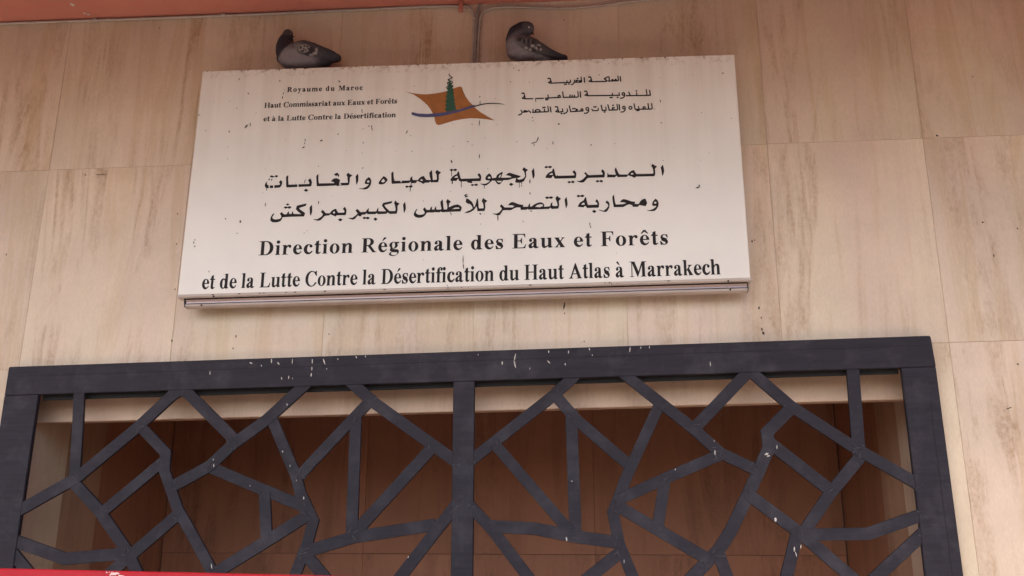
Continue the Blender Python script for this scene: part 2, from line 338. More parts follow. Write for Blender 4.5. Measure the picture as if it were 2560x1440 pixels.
BARS = [[[-2.3665,2.2901],[-2.3506,2.1063],[-2.3355,1.9005]],[[-1.8862,2.2882],[-1.9205,2.2691],[-2.0727,2.1194],[-2.3258,1.9005],[-2.578,1.7577]],[[-1.8741,2.2881],[-1.8438,2.2682],[-1.613,2.0626]],[[-1.3132,2.3044],[-1.4788,2.1487],[-1.6267,2.04],[-1.7164,1.9506],[-1.8688,1.8679]],[[-2.0486,2.1192],[-1.9253,2.0079],[-1.9228,1.929],[-1.8414,1.7592],[-1.778,1.6724],[-1.4322,1.17]],[[-1.9425,1.9628],[-2.179,1.7592]],[[-2.3438,1.8855],[-2.2027,1.7592],[-2.0509,1.5855],[-1.7917,1.17]],[[-1.8433,1.741],[-2.0022,1.6],[-2.4866,1.17]],[[-2.565,1.627],[-2.3323,1.5557],[-2.0617,1.5783]],[[-2.5819,1.5834],[-2.1409,1.17]],[[-1.4516,2.1523],[-1.3246,1.9046],[-1.3004,1.8315],[-1.2357,1.7162],[-1.256,1.6239],[-1.4135,1.17]],[[-1.7077,1.9416],[-1.5022,1.8611],[-1.2814,1.7772]],[[-1.4581,1.8208],[-1.4337,1.6304]],[[-1.2709,1.7341],[-1.4375,1.6304],[-2.1897,1.17]],[[-1.0046,2.2392],[-1.302,1.9156]],[[-1.0854,2.3015],[-0.9962,2.2239],[-0.6231,1.9639]],[[-1.0715,2.1375],[-1.0649,1.6633]],[[-0.7294,2.0231],[-1.0559,1.6633]],[[-1.2646,1.5887],[-1.0589,1.6492],[-0.7203,1.6992]],[[-0.6265,1.7734],[-1.099,1.17]],[[-1.2641,1.5817],[-0.8627,1.17]],[[-0.1167,2.3231],[-0.2071,2.2414],[-0.5561,1.9709]],[[-0.1959,2.2488],[-0.1045,2.1399],[0.1027,1.9568]],[[-0.1262,2.1697],[-0.1153,1.6654]],[[-0.449,2.0287],[-0.1331,1.6689]],[[-0.553,1.7734],[-0.4642,1.6821],[-0.0539,1.17]],[[-0.4716,1.696],[-0.2835,1.6859],[-0.1119,1.6537],[0.0612,1.6316]],[[0.1048,2.3352],[0.3904,2.0955],[0.4888,2.0013]],[[0.4817,2.0014],[0.6221,1.9319]],[[0.2427,2.1845],[0.1066,1.907],[0.0415,1.7525],[0.063,1.6284],[0.2445,1.17]],[[0.6347,2.339],[0.3979,2.1027]],[[0.6419,2.3389],[0.8024,2.186],[1.0558,2.005],[1.2801,1.865]],[[1.068,2.3513],[1.0596,2.0085]],[[0.7907,2.1716],[0.6933,2.0786],[0.6982,2.0179],[0.6052,1.8354],[0.5189,1.6773],[0.4662,1.6027],[0.0155,1.17]],[[0.7095,2.0285],[0.9338,1.8383]],[[1.0518,1.9629],[0.9294,1.828],[0.8065,1.6678]],[[0.4951,1.987],[0.2922,1.9028],[0.0679,1.8048]],[[0.2617,1.8888],[0.2232,1.687]],[[0.0706,1.7734],[0.199,1.6972],[0.4128,1.5722]],[[0.6076,1.8181],[0.7997,1.6677],[1.3444,1.17]],[[0.8062,1.6644],[1.0638,1.6684],[1.2797,1.7426]],[[0.7824,1.6643],[0.621,1.17]],[[1.2816,1.6722],[0.6851,1.17]],[[0.4654,1.5892],[0.6009,1.17]],[[0.0655,1.5909],[-0.4874,1.17]]]
for i, P in enumerate(BARS):
    wd = .050 * random.uniform(.95, 1.05); y0 = YF + .002 + .00035 * (i % 12) + .0001 * (i % 5)
    P = extend(P)
    me = prism(ribbon(P, wd), y0, y0 + .016 + .0002 * (i % 7), .0014)
    link('bar', me, M_steel, gate)
scuff = []
for P in BARS:                                            # dusty scuffs where the bars were ground down after welding
    for q in (P[0], P[-1]) if len(P) < 4 else (P[0], P[len(P) // 2], P[-1]):
        if q[1] > RB(q[0]) - .01: continue
        for k in range(random.randint(1, 4)):
            a = random.uniform(0, 6.28); L = random.uniform(.008, .03)
            x, z = q[0] + random.uniform(-.02, .02), q[1] + random.uniform(-.02, .02)
            scuff.append(blob(x - math.cos(a) * L / 2, z - math.sin(a) * L / 2, math.cos(a) * L, math.sin(a) * L, random.uniform(.002, .006), YF + .0012))
o = link('weld_scuffs', joinm(scuff), plain('weld_dust', (.052, .048, .055), .85, .35, 90), gate); o['kind'] = 'stuff'
# bird droppings run down the rail and bars
DROPS = [[-1.7538,2.3724,0.0015,-0.0158,0.0053],[-1.5706,2.4092,0.01,-0.0041,0.0076],[-1.5175,2.3966,0.0028,-0.0048,0.0061],[-1.4716,2.4235,0.0014,-0.0174,0.0068],[-1.4409,2.4072,0.0054,-0.008,0.0091],[-1.3742,2.422,-0.0,-0.022,0.0053],[-1.4191,2.3403,0.0024,-0.0109,0.0061],[-1.3862,2.3453,0.0009,-0.0125,0.0061],[-1.3681,2.3357,0.0003,-0.0039,0.0045],[-1.2827,2.419,0.0011,-0.0173,0.0061],[-1.2821,2.3852,0.001,-0.0156,0.0053],[-1.2826,2.3563,-0.0007,-0.014,0.0068],[-1.2321,2.4198,0.0093,-0.0237,0.0076],[-1.2145,2.3764,0.0018,-0.0031,0.0045],[-1.385,2.22,0.002,-0.0062,0.0068],[-1.3893,2.0127,0.0003,-0.0045,0.0068],[-1.3516,1.9524,0.0005,-0.0074,0.0045],[-1.3186,1.8875,0.0002,-0.0029,0.0053],[-1.2816,1.8168,0.0007,-0.0101,0.0061],[-1.7008,1.9801,0.0006,-0.006,0.0045],[-1.6963,1.9577,0.0011,-0.0119,0.0053],[-1.5245,1.8646,0.0009,-0.0015,0.0053],[-1.6673,1.5377,0.0048,-0.0182,0.0053],[-1.1656,2.4219,0.0004,-0.0063,0.0045],[-1.0834,2.4292,0.0035,-0.0063,0.0068],[-1.0403,2.4324,0.0003,-0.0063,0.0053],[-0.4252,2.3957,0.0001,-0.0123,0.0068],[-0.3661,2.4294,-0.006,-0.0269,0.0061],[-0.3736,2.3987,0.0077,-0.0308,0.0068],[-0.2261,2.3965,0.0105,-0.0109,0.0061],[-0.1494,2.3838,0.0014,-0.0076,0.0061],[-0.1337,2.4395,-0.0001,-0.0108,0.0061],[-0.2205,2.4409,-0.0001,-0.0077,0.0068],[-0.0434,2.4488,0.0014,-0.0077,0.0061],[-0.0305,2.4202,-0.0001,-0.0038,0.0053],[-0.3039,2.367,-0.0,-0.0092,0.003],[-0.8148,1.5725,-0.0013,-0.0055,0.0061],[-0.1532,1.6515,0.0013,-0.0138,0.0076],[-0.1279,1.8818,0.0014,-0.0036,0.0061],[-0.5325,2.4305,0.0001,-0.0039,0.0045],[0.1342,2.4504,-0.0021,-0.0198,0.0061],[0.1804,2.4527,-0.0003,-0.0092,0.0045],[0.2175,2.4544,-0.0003,-0.0092,0.0045],[0.4736,2.3813,0.0005,-0.018,0.0045],[0.4719,2.0476,-0.0004,-0.0072,0.0038],[0.4731,2.0047,-0.001,-0.0185,0.0061],[0.6779,1.9857,0.0115,0.0042,0.0106],[0.6858,1.9786,0.0086,0.0028,0.0076],[0.7283,2.0245,-0.0011,-0.0156,0.0045],[0.3052,1.9287,0.0012,-0.0043,0.0053],[0.7011,1.7286,-0.0008,-0.0109,0.0121],[0.7678,1.6159,-0.0026,-0.0161,0.0068],[0.7697,1.5972,0.004,-0.0187,0.0045],[0.7942,1.624,-0.0023,-0.0121,0.0053],[0.0822,1.5639,-0.0004,-0.0135,0.0038]]
parts = [blob(x, z, dx, dz, wd * .8, YF - .0012) for x, z, dx, dz, wd in DROPS]
o = link('bird_droppings', joinm(parts), M_drop, gate); o['kind'] = 'stuff'

# ------------------------------------------------------------------ sign
YS = 3.87
TLc, TRc, BRc, BLc = (-1.8983, 3.845), (.652, 3.8053), (.6545, 2.7285), (-1.9047, 2.7095)
sign = empty('sign_board', (-.62, 3.9, 2.71))
tag(sign, 'large white enamel signboard with black Arabic and French lettering on marble wall', 'sign')
def sparent(o):
    o.parent = sign; o.matrix_parent_inverse = Matrix.Translation(sign.location).inverted(); return o
face = prism([TLc, TRc, BRc, BLc], YS, YS + .05, .003)
face.transform(Matrix.Translation((.62, -3.9, -2.71)))
fo = bpy.data.objects.new('face', face); COL.objects.link(fo); face.materials.append(M_white); fo.parent = sign
def srail(name, prof, x0, x1, mat, zs):
    """profile of (y, dz) points swept along the sign's lower edge"""
    v = []; n = len(prof)
    for x in (x0, x1):
        zb = BLc[1] + (BRc[1] - BLc[1]) * (x - BLc[0]) / (BRc[0] - BLc[0])
        v += [(x, y, zb + dz + zs) for y, dz in prof]
    f = [[i, (i + 1) % n, (i + 1) % n + n, i + n] for i in range(n)] + [list(range(n)), list(range(2 * n - 1, n - 1, -1))]
    return link(name, fixn(mesh(name, v, f)), mat, sign)
srail('lower_lip', [(YS + .0005, -.0012), (YS + .003, -.008), (YS + .012, -.0125), (YS + .05, -.0125), (YS + .05, -.0012)], BLc[0] + .001, BRc[0] + .004, M_return, 0)
srail('channel', [(YS + .018, -.0130), (YS + .026, -.017), (YS + .032, -.026), (YS + .031, -.0335), (YS + .10, -.0335), (YS + .10, -.0130)], BLc[0] + .028, BRc[0] - .012, M_alud, 0)
srail('seal', [(YS + .0285, -.0337), (YS + .0285, -.0367), (YS + .075, -.0367), (YS + .075, -.0337)], BLc[0] + .025, BRc[0] - .010, M_seal_shade, 0)
srail('bottom_flange', [(YS + .030, -.0369), (YS + .032, -.045), (YS + .040, -.0490), (YS + .070, -.0490), (YS + .070, -.0369)], BLc[0] + .026, BRc[0] - .010, M_flange, 0)
for x0, x1 in ((BLc[0] + .0235, BLc[0] + .0255), (BRc[0] - .0098, BRc[0] - .0075)):
    srail('end_cap', [(YS + .020, -.0131), (YS + .026, -.0365), (YS + .031, -.0494), (YS + .072, -.0494), (YS + .072, -.0131)], x0, x1, M_dark, 0)
back = prism([(TLc[0] + .03, TLc[1] - .004), (TRc[0] - .03, TRc[1] - .004), (BRc[0] - .03, BRc[1] + .001), (BLc[0] + .03, BLc[1] + .001)], YS + .0505, YS + .128)
link('box_body', back, M_return, sign)
for x, dz, yy in ((-1.735, -.0095, YS + .005), (.56, -.0095, YS + .005), (.57, -.041, YS + .031), (-1.80, -.042, YS + .031)):
    zb = BLc[1] + (BRc[1] - BLc[1]) * (x - BLc[0]) / (BRc[0] - BLc[0])
    bm = bmesh.new(); bmesh.ops.create_uvsphere(bm, u_segments=10, v_segments=6, radius=.0045); me = bpy.data.meshes.new('screw'); bm.to_mesh(me); bm.free()
    me.transform(Matrix.Translation((x, yy, zb + dz))); link('screw', me, M_rust, sign)
# lettering: outlines in the plane of the sign face, tenths of a millimetre
def outline_mesh(contours, y, ext, flat=.0001):
    cu = bpy.data.curves.new('o', 'CURVE'); cu.dimensions = '2D'; cu.fill_mode = 'BOTH'; cu.extrude = ext
    for c in contours:
        s = cu.splines.new('POLY'); s.points.add(len(c) - 1); s.use_cyclic_u = True
        for p, (a, b) in zip(s.points, c): p.co = (a * flat, b * flat, 0, 1)
    ob = bpy.data.objects.new('o', cu); COL.objects.link(ob)
    dg = bpy.context.evaluated_depsgraph_get(); dg.update()
    me = bpy.data.meshes.new_from_object(ob.evaluated_get(dg)); bpy.data.objects.remove(ob); bpy.data.curves.remove(cu)
    me.transform(Matrix(((1, 0, 0, 0), (0, 0, -1, y), (0, 1, 0, 0), (0, 0, 0, 1))))
    return me
GLYPH = {'D':(722,[[(25,0),(20,5),(20,15),(25,20),(52,20),(88,27),(120,48),(120,628),(85,650),(25,657),(20,662),(22,674),(378,677),(408,673),(485,651),(525,631),(592,580),(623,542),(658,485),(680,422),(690,365),(687,285),(668,215),(638,155),(600,105),(562,70),(508,36),(475,21),(412,3),(385,0)],[(266,38),(342,37),(365,40),(408,59),(428,73),(457,105),(494,172),(510,218),(520,265),(523,288),(523,388),(510,458),(491,512),(474,545),(438,593),(402,621),(362,637),(268,637),(263,632)]]),
 'R':(722,[[(38,0),(33,5),(36,18),(62,20),(92,29),(100,35),(110,52),(110,625),(92,648),(38,657),(33,662),(35,674),(385,677),(412,673),(465,658),(518,627),(557,585),(574,552),(583,522),(583,468),(574,438),(547,392),(518,363),(492,346),(452,328),(447,322),(633,68),(685,26),(698,20),(721,18),(722,2),(545,0),(538,3),(311,305),(305,310),(268,310),(263,305),(263,52),(270,38),(282,28),(334,18),(335,2)],[(266,352),(338,350),(365,359),(393,382),(412,412),(423,442),(430,475),(430,515),(418,565),(393,608),(382,620),(352,637),(338,640),(275,640),(268,636),(263,625)]]),
 'E':(667,[[(38,0),(33,5),(36,18),(62,20),(92,29),(100,35),(110,52),(110,625),(92,648),(38,657),(33,662),(35,674),(595,674),(600,665),(600,602),(607,522),(607,508),(602,503),(588,503),(582,508),(545,599),(492,634),(272,637),(266,632),(266,368),(378,368),(438,486),(455,490),(460,485),(460,215),(455,210),(438,214),(378,329),(266,328),(263,52),(268,41),(275,37),(505,39),(560,72),(615,179),(622,183),(635,183),(640,178),(601,5),(595,0)]]),
 'F':(611,[[(38,0),(33,5),(36,18),(62,20),(92,29),(100,35),(110,52),(110,625),(92,648),(38,657),(33,662),(35,674),(574,675),(580,598),(580,535),(583,525),(583,505),(578,500),(565,500),(558,505),(520,598),(468,636),(272,637),(266,632),(266,362),(372,360),(381,372),(428,476),(445,480),(450,475),(448,205),(435,203),(429,208),(372,323),(268,323),(263,318),(263,52),(270,38),(282,28),(334,18),(335,2)]]),
 'L':(667,[[(38,0),(33,5),(36,18),(62,20),(92,29),(100,35),(110,52),(110,625),(92,648),(38,657),(33,662),(33,672),(38,677),(332,677),(337,672),(334,658),(282,648),(270,638),(263,625),(266,45),(275,37),(482,38),(555,91),(612,215),(618,220),(632,220),(637,215),(637,208),(600,5),(595,0)]]),
 'C':(722,[[(358,-29),(335,-27),(278,-11),(232,9),(188,37),(120,105),(82,165),(60,225),(47,288),(50,392),(60,435),(79,485),(117,548),(148,587),(192,623),(235,651),(282,671),(345,687),(392,690),(452,683),(498,671),(535,654),(565,660),(612,650),(638,687),(668,690),(673,685),(673,535),(701,485),(695,480),(678,481),(677,458),(672,453),(654,455),(635,489),(598,498),(563,562),(540,592),(515,613),(482,634),(448,647),(425,650),(378,646),(348,634),(315,613),(277,575),(239,515),(220,465),(203,392),(200,358),(203,272),(220,198),(242,142),(267,102),(315,50),(358,26),(385,17),(412,13),(445,17),(472,26),(508,46),(550,85),(561,108),(573,118),(588,142),(605,181),(612,179),(635,150),(672,168),(678,167),(688,152),(671,122),(643,85),(592,37),(548,9),(502,-11),(445,-27),(418,-30)]]),
 'H':(778,[[(28,0),(23,5),(26,18),(52,20),(82,29),(90,35),(100,52),(100,625),(82,648),(26,658),(26,675),(325,674),(324,658),(272,648),(260,638),(253,625),(253,368),(258,363),(525,363),(530,368),(530,625),(512,648),(456,658),(453,672),(458,677),(755,674),(754,658),(702,648),(690,638),(683,625),(683,52),(690,38),(702,28),(754,18),(754,2),(458,0),(453,5),(456,18),(482,20),(512,29),(520,35),(530,52),(530,318),(525,323),(258,323),(253,318),(253,52),(260,38),(272,28),(324,18),(325,2)]]),
 'A':(722,[[(15,0),(10,5),(12,18),(62,37),(111,102),(339,678),(348,690),(372,690),(378,685),(398,642),(649,62),(688,21),(714,18),(717,5),(712,0),(405,0),(400,5),(402,18),(465,23),(471,28),(480,52),(461,112),(431,185),(425,190),(225,190),(218,185),(192,128),(173,62),(195,26),(238,20),(243,15),(241,2)],[(241,228),(408,227),(412,230),(332,434),(326,432),(242,242)]]),
 'M':(944,[[(48,0),(43,5),(43,15),(48,20),(102,23),(115,28),(130,42),(130,625),(108,649),(92,653),(35,657),(30,662),(32,675),(299,675),(498,246),(503,248),(511,265),(678,672),(685,677),(922,674),(923,662),(918,656),(855,643),(843,635),(843,52),(850,38),(862,28),(914,18),(914,2),(618,0),(613,5),(613,15),(618,20),(642,20),(672,29),(680,35),(690,52),(688,490),(685,490),(672,462),(474,8),(465,0),(441,2),(181,572),(175,577),(173,42),(185,29),(202,23),(252,20),(257,15),(257,5),(252,0)]]),
 'i':(278,[[(22,0),(17,5),(18,16),(52,26),(67,45),(67,388),(48,418),(15,427),(10,432),(10,442),(25,450),(62,453),(72,460),(198,460),(203,455),(203,48),(218,26),(251,18),(253,5),(248,0)],[(118,534),(85,550),(62,578),(57,595),(57,628),(70,658),(95,681),(118,690),(155,690),(185,677),(208,652),(220,615),(217,592),(203,565),(175,541),(155,533)]]),
 'l':(278,[[(22,0),(17,5),(18,16),(52,26),(67,45),(67,602),(53,628),(14,642),(10,658),(15,663),(55,667),(72,677),(198,677),(203,672),(203,48),(218,26),(251,18),(253,5),(248,0)]]),
 'n':(556,[[(25,0),(20,5),(22,16),(55,26),(67,45),(67,388),(48,418),(12,429),(12,445),(25,450),(62,453),(72,460),(198,460),(203,455),(203,408),(208,403),(248,443),(302,468),(318,473),(385,473),(458,429),(487,342),(487,42),(498,26),(529,18),(533,12),(531,2),(308,0),(303,5),(308,18),(335,24),(347,42),(347,355),(334,395),(295,403),(252,372),(203,295),(203,45),(218,24),(246,18),(250,12),(248,2)]]),
 'h':(556,[[(25,0),(20,5),(22,16),(55,26),(67,45),(67,602),(53,628),(14,642),(10,658),(15,663),(55,667),(72,677),(198,677),(203,672),(205,404),(208,403),(255,448),(318,473),(385,473),(459,428),(487,342),(487,42),(498,26),(529,18),(533,5),(528,0),(308,0),(303,5),(308,18),(335,24),(347,42),(347,355),(334,395),(295,403),(252,372),(203,295),(203,45),(218,24),(246,18),(250,12),(248,2)]]),
 'm':(833,[[(25,0),(20,5),(22,16),(55,26),(67,45),(67,388),(48,418),(12,429),(10,442),(15,447),(62,453),(72,460),(198,460),(203,455),(203,408),(208,403),(248,443),(302,468),(318,473),(382,473),(455,429),(478,357),(483,362),(484,398),(518,433),(535,448),(595,473),(662,473),(736,428),(763,342),(763,45),(775,26),(808,16),(810,5),(805,0),(585,0),(580,5),(584,18),(612,24),(623,38),(623,358),(612,394),(578,403),(568,402),(535,376),(483,295),(483,42),(495,24),(522,18),(521,2),(308,0),(303,5),(308,18),(335,26),(343,38),(343,358),(331,395),(292,403),(275,393),(252,372),(203,295),(203,45),(218,24),(246,18),(250,5),(245,0)]]),
 'r':(444,[[(22,0),(17,5),(18,16),(52,26),(67,45),(67,388),(48,418),(12,429),(12,444),(25,450),(62,453),(72,460),(198,460),(203,455),(203,408),(208,403),(262,456),(322,473),(382,463),(417,425),(423,402),(423,372),(418,355),(405,337),(372,320),(352,320),(332,329),(304,358),(298,388),(288,398),(247,365),(203,295),(203,48),(225,26),(275,19),(280,12),(278,2)]]),
 'o':(500,[[(225,-12),(195,-7),(148,12),(112,37),(73,78),(51,115),(33,165),(27,195),(27,265),(33,295),(52,345),(83,392),(115,423),(152,448),(192,463),(218,470),(282,470),(348,448),(385,423),(430,375),(451,338),(467,295),(473,265),(473,195),(463,152),(449,115),(427,78),(388,37),(352,12),(305,-7),(272,-13)],[(243,18),(252,17),(275,27),(301,58),(320,108),(333,178),(333,282),(323,338),(301,398),(279,428),(258,440),(242,440),(221,428),(199,398),(177,338),(167,282),(167,178),(180,108),(196,65),(210,42),(225,27)]]),
 'e':(444,[[(205,-12),(165,-1),(122,23),(87,55),(62,88),(33,158),(27,192),(27,265),(46,335),(62,368),(83,398),(115,430),(162,458),(202,470),(232,472),(272,467),(325,444),(377,398),(398,368),(414,335),(433,272),(433,242),(428,237),(168,234),(170,198),(189,142),(235,88),(288,70),(325,82),(349,95),(388,147),(395,148),(408,141),(418,132),(398,88),(380,62),(338,23),(302,1),(278,-7),(252,-13)],[(169,278),(295,277),(300,282),(300,342),(281,415),(275,423),(245,442),(235,442),(198,415),(173,355),(167,298)]]),
 'c':(444,[[(215,-12),(188,-7),(148,9),(112,33),(87,58),(62,92),(46,125),(27,192),(27,265),(30,282),(49,342),(73,382),(115,427),(142,446),(208,470),(242,472),(282,467),(325,467),(365,442),(385,434),(407,415),(420,385),(420,365),(414,348),(407,335),(378,312),(358,307),(325,312),(297,335),(287,355),(283,382),(293,412),(287,432),(272,440),(241,428),(193,345),(180,248),(191,148),(238,87),(288,78),(328,84),(388,142),(402,141),(415,150),(435,150),(441,145),(418,92),(393,58),(368,33),(332,9),(292,-7),(262,-13)]]),
 't':(333,[[(172,-12),(112,10),(90,68),(90,408),(85,413),(25,413),(20,418),(20,438),(89,512),(92,598),(155,600),(182,629),(218,630),(223,625),(223,465),(228,460),(305,460),(310,455),(310,418),(305,413),(228,413),(223,408),(223,88),(248,63),(272,67),(302,98),(316,92),(318,85),(300,42),(242,-6),(228,-10)]]),
 'd':(556,[[(195,-12),(155,-1),(105,30),(80,58),(46,118),(27,188),(27,265),(46,338),(62,372),(100,422),(135,448),(155,458),(185,467),(225,470),(275,458),(308,440),(318,442),(320,605),(305,631),(265,644),(266,662),(308,667),(325,677),(455,677),(460,672),(460,82),(477,55),(485,49),(531,35),(533,18),(528,13),(348,-13),(343,-8),(338,18),(328,32),(295,9),(262,-6),(232,-13)],[(227,35),(238,33),(258,44),(276,68),(293,118),(303,175),(303,282),(293,338),(271,395),(265,400),(232,400),(222,419),(199,395),(177,338),(167,282),(167,175),(177,118),(194,68),(212,44)]]),
 'u':(556,[[(185,-12),(132,-6),(81,48),(67,125),(67,388),(48,418),(15,427),(10,432),(10,442),(25,450),(62,453),(72,460),(198,460),(203,455),(203,155),(207,145),(207,98),(232,70),(238,69),(282,81),(347,132),(347,392),(332,415),(298,426),(293,432),(293,442),(308,450),(342,453),(352,460),(482,460),(487,455),(487,92),(502,51),(541,35),(543,18),(538,13),(375,-11),(368,-7),(346,68),(342,70),(268,9),(202,-13)]]),
 'a':(500,[[(118,-12),(65,12),(59,18),(33,75),(33,125),(75,190),(158,244),(248,291),(253,395),(239,428),(205,440),(158,417),(153,412),(155,406),(172,394),(188,375),(193,355),(190,332),(183,318),(165,300),(125,287),(92,296),(62,325),(57,345),(61,395),(108,447),(122,453),(198,473),(295,468),(361,432),(387,368),(387,102),(399,65),(405,59),(432,53),(468,67),(480,58),(482,52),(452,17),(385,-13),(308,-12),(263,28),(256,52),(252,53),(192,1),(128,-13)],[(197,78),(205,77),(218,82),(246,98),(250,105),(250,225),(245,231),(200,195),(170,138),(174,92)]]),
 's':(389,[[(42,-13),(37,-8),(37,65),(20,115),(20,142),(28,164),(52,160),(79,148),(130,62),(185,26),(195,23),(238,34),(260,68),(254,85),(238,110),(128,166),(59,212),(60,218),(90,245),(59,285),(47,318),(47,362),(59,395),(85,430),(115,451),(152,467),(185,473),(215,473),(275,459),(315,470),(332,470),(337,465),(337,405),(353,362),(353,318),(348,311),(318,321),(277,405),(258,427),(228,440),(188,439),(153,412),(147,395),(140,348),(145,342),(326,268),(328,265),(323,258),(301,238),(349,188),(360,142),(360,115),(344,68),(333,52),(305,23),(245,-7),(215,-13),(165,-13),(112,0),(82,-10)]]),
 'f':(333,[[(28,0),(23,5),(28,18),(68,26),(77,32),(83,45),(83,408),(78,413),(16,415),(13,455),(18,460),(82,462),(83,535),(90,545),(94,588),(152,660),(238,690),(328,676),(355,653),(383,622),(383,578),(376,558),(358,540),(338,530),(308,530),(295,534),(273,552),(260,582),(260,595),(273,638),(255,659),(231,648),(223,605),(223,465),(228,460),(312,460),(317,455),(317,418),(312,413),(228,413),(223,408),(223,48),(238,28),(268,20),(295,19),(300,5),(295,0)]]),
 'k':(556,[[(25,0),(20,5),(22,16),(55,26),(67,45),(67,602),(53,628),(14,642),(10,658),(15,663),(55,667),(72,677),(198,677),(203,672),(204,252),(208,250),(220,262),(309,368),(319,418),(278,439),(273,445),(276,458),(508,458),(510,445),(505,440),(448,429),(405,393),(380,368),(337,308),(512,35),(538,21),(543,15),(543,5),(538,0),(302,2),(302,18),(331,28),(333,42),(304,105),(244,218),(238,222),(203,185),(203,45),(218,24),(246,18),(250,12),(248,2)]]),
 'x':(500,[[(38,0),(33,5),(35,18),(75,29),(87,38),(187,175),(192,188),(48,425),(20,445),(22,458),(245,460),(250,455),(248,442),(216,435),(213,418),(282,310),(360,418),(354,435),(322,444),(322,458),(481,458),(481,442),(435,432),(397,395),(310,265),(440,55),(458,32),(482,18),(482,2),(245,0),(240,5),(242,18),(272,24),(279,32),(280,42),(222,138),(160,48),(168,26),(202,18),(201,2)]]),
 'y':(500,[[(95,-202),(68,-190),(48,-165),(43,-152),(43,-125),(49,-108),(72,-83),(95,-73),(125,-73),(142,-79),(165,-94),(189,-88),(234,-2),(253,48),(229,88),(61,408),(42,434),(18,442),(17,455),(22,460),(248,458),(248,442),(215,431),(213,408),(300,188),(271,108),(272,100),(282,120),(373,395),(373,415),(368,431),(335,440),(330,445),(330,455),(335,460),(475,460),(480,455),(478,442),(439,422),(419,378),(241,-128),(202,-187),(195,-188),(168,-174),(138,-198),(122,-203)],[(260,75),(265,77),(268,97)]]),
 'g':(500,[[(242,-206),(112,-190),(34,-138),(33,-85),(37,-78),(88,-23),(152,-2),(153,2),(82,40),(60,92),(79,148),(107,182),(70,215),(46,255),(37,285),(37,335),(46,365),(70,405),(92,427),(138,456),(172,467),(212,473),(238,473),(298,460),(465,460),(473,445),(480,405),(478,402),(388,398),(404,365),(413,335),(413,285),(404,255),(380,215),(358,193),(332,176),(278,153),(238,147),(212,147),(182,152),(177,148),(182,141),(195,137),(295,120),(418,109),(450,75),(477,38),(469,-62),(407,-142),(395,-152),(255,-204)],[(233,-162),(305,-163),(382,-137),(419,-92),(402,-44),(388,-37),(325,-23),(242,-23),(175,-10),(165,-13),(120,-62),(131,-118),(195,-158)],[(210,172),(228,169),(242,172),(260,188),(274,212),(284,242),(293,288),(290,355),(274,408),(248,443),(228,451),(215,450),(202,443),(179,415),(163,372),(157,332),(157,288),(171,225),(190,188)]]),
 ' ':(250,[]),
 'é':(444,[[(205,-12),(165,-1),(122,23),(87,55),(62,88),(33,158),(27,192),(27,265),(46,335),(62,368),(83,398),(115,430),(162,458),(202,470),(232,472),(272,467),(325,444),(377,398),(398,368),(414,335),(433,272),(433,242),(428,237),(168,234),(170,198),(189,142),(235,88),(288,70),(325,82),(349,95),(388,147),(395,148),(408,141),(418,132),(398,88),(380,62),(338,23),(302,1),(278,-7),(252,-13)],[(169,278),(295,277),(300,282),(300,342),(281,415),(275,423),(245,442),(235,442),(198,415),(173,355),(167,298)],[(198,530),(196,538),(259,665),(288,697),(302,700),(355,693),(368,688),(370,678),(358,637),(225,532)]]),
 'ê':(444,[[(205,-12),(165,-1),(122,23),(87,55),(62,88),(33,158),(27,192),(27,265),(46,335),(62,368),(83,398),(115,430),(162,458),(202,470),(232,472),(272,467),(325,444),(377,398),(398,368),(414,335),(433,272),(433,242),(428,237),(168,234),(170,198),(189,142),(235,88),(288,70),(325,82),(349,95),(388,147),(395,148),(408,141),(418,132),(398,88),(380,62),(338,23),(302,1),(278,-7),(252,-13)],[(169,278),(295,277),(300,282),(300,342),(281,415),(275,423),(245,442),(235,442),(198,415),(173,355),(167,298)],[(72,531),(70,535),(77,545),(188,703),(278,701),(393,535),(388,530),(345,531),(232,618),(118,531)]]),
 'à':(500,[[(118,-12),(65,12),(59,18),(33,75),(33,125),(75,190),(158,244),(248,291),(253,395),(239,428),(205,440),(158,417),(153,412),(155,406),(172,394),(188,375),(193,355),(190,332),(183,318),(165,300),(125,287),(92,296),(62,325),(57,345),(61,395),(108,447),(122,453),(198,473),(295,468),(361,432),(387,368),(387,102),(399,65),(405,59),(432,53),(468,67),(480,58),(482,52),(452,17),(385,-13),(308,-12),(263,28),(256,52),(252,53),(192,1),(128,-13)],[(197,78),(205,77),(218,82),(246,98),(250,105),(250,225),(245,231),(200,195),(170,138),(174,92)],[(235,531),(97,638),(87,678),(89,688),(102,693),(162,700),(193,672),(262,535),(258,530)]])}
TEXT = [('Direction Régionale des Eaux et Forêts', (-1.5412, 2.8893), (.3137, 2.8897), .1001, .1015),
        ('et de la Lutte Contre la Désertification du Haut Atlas à Marrakech', (-1.7948, 2.7347), (.5312, 2.7472), .1029, None),
        ('Royaume du Maroc', (-1.4659, 3.7106), (-1.0933, 3.7048), .0394, .0375),
        ('Haut Commissariat aux Eaux et Forêts', (-1.5725, 3.6318), (-.9237, 3.6267), .0393, None),
        ('et à la Lutte Contre la Désertification', (-1.5708, 3.5613), (-.9267, 3.5553), .0389, None)]
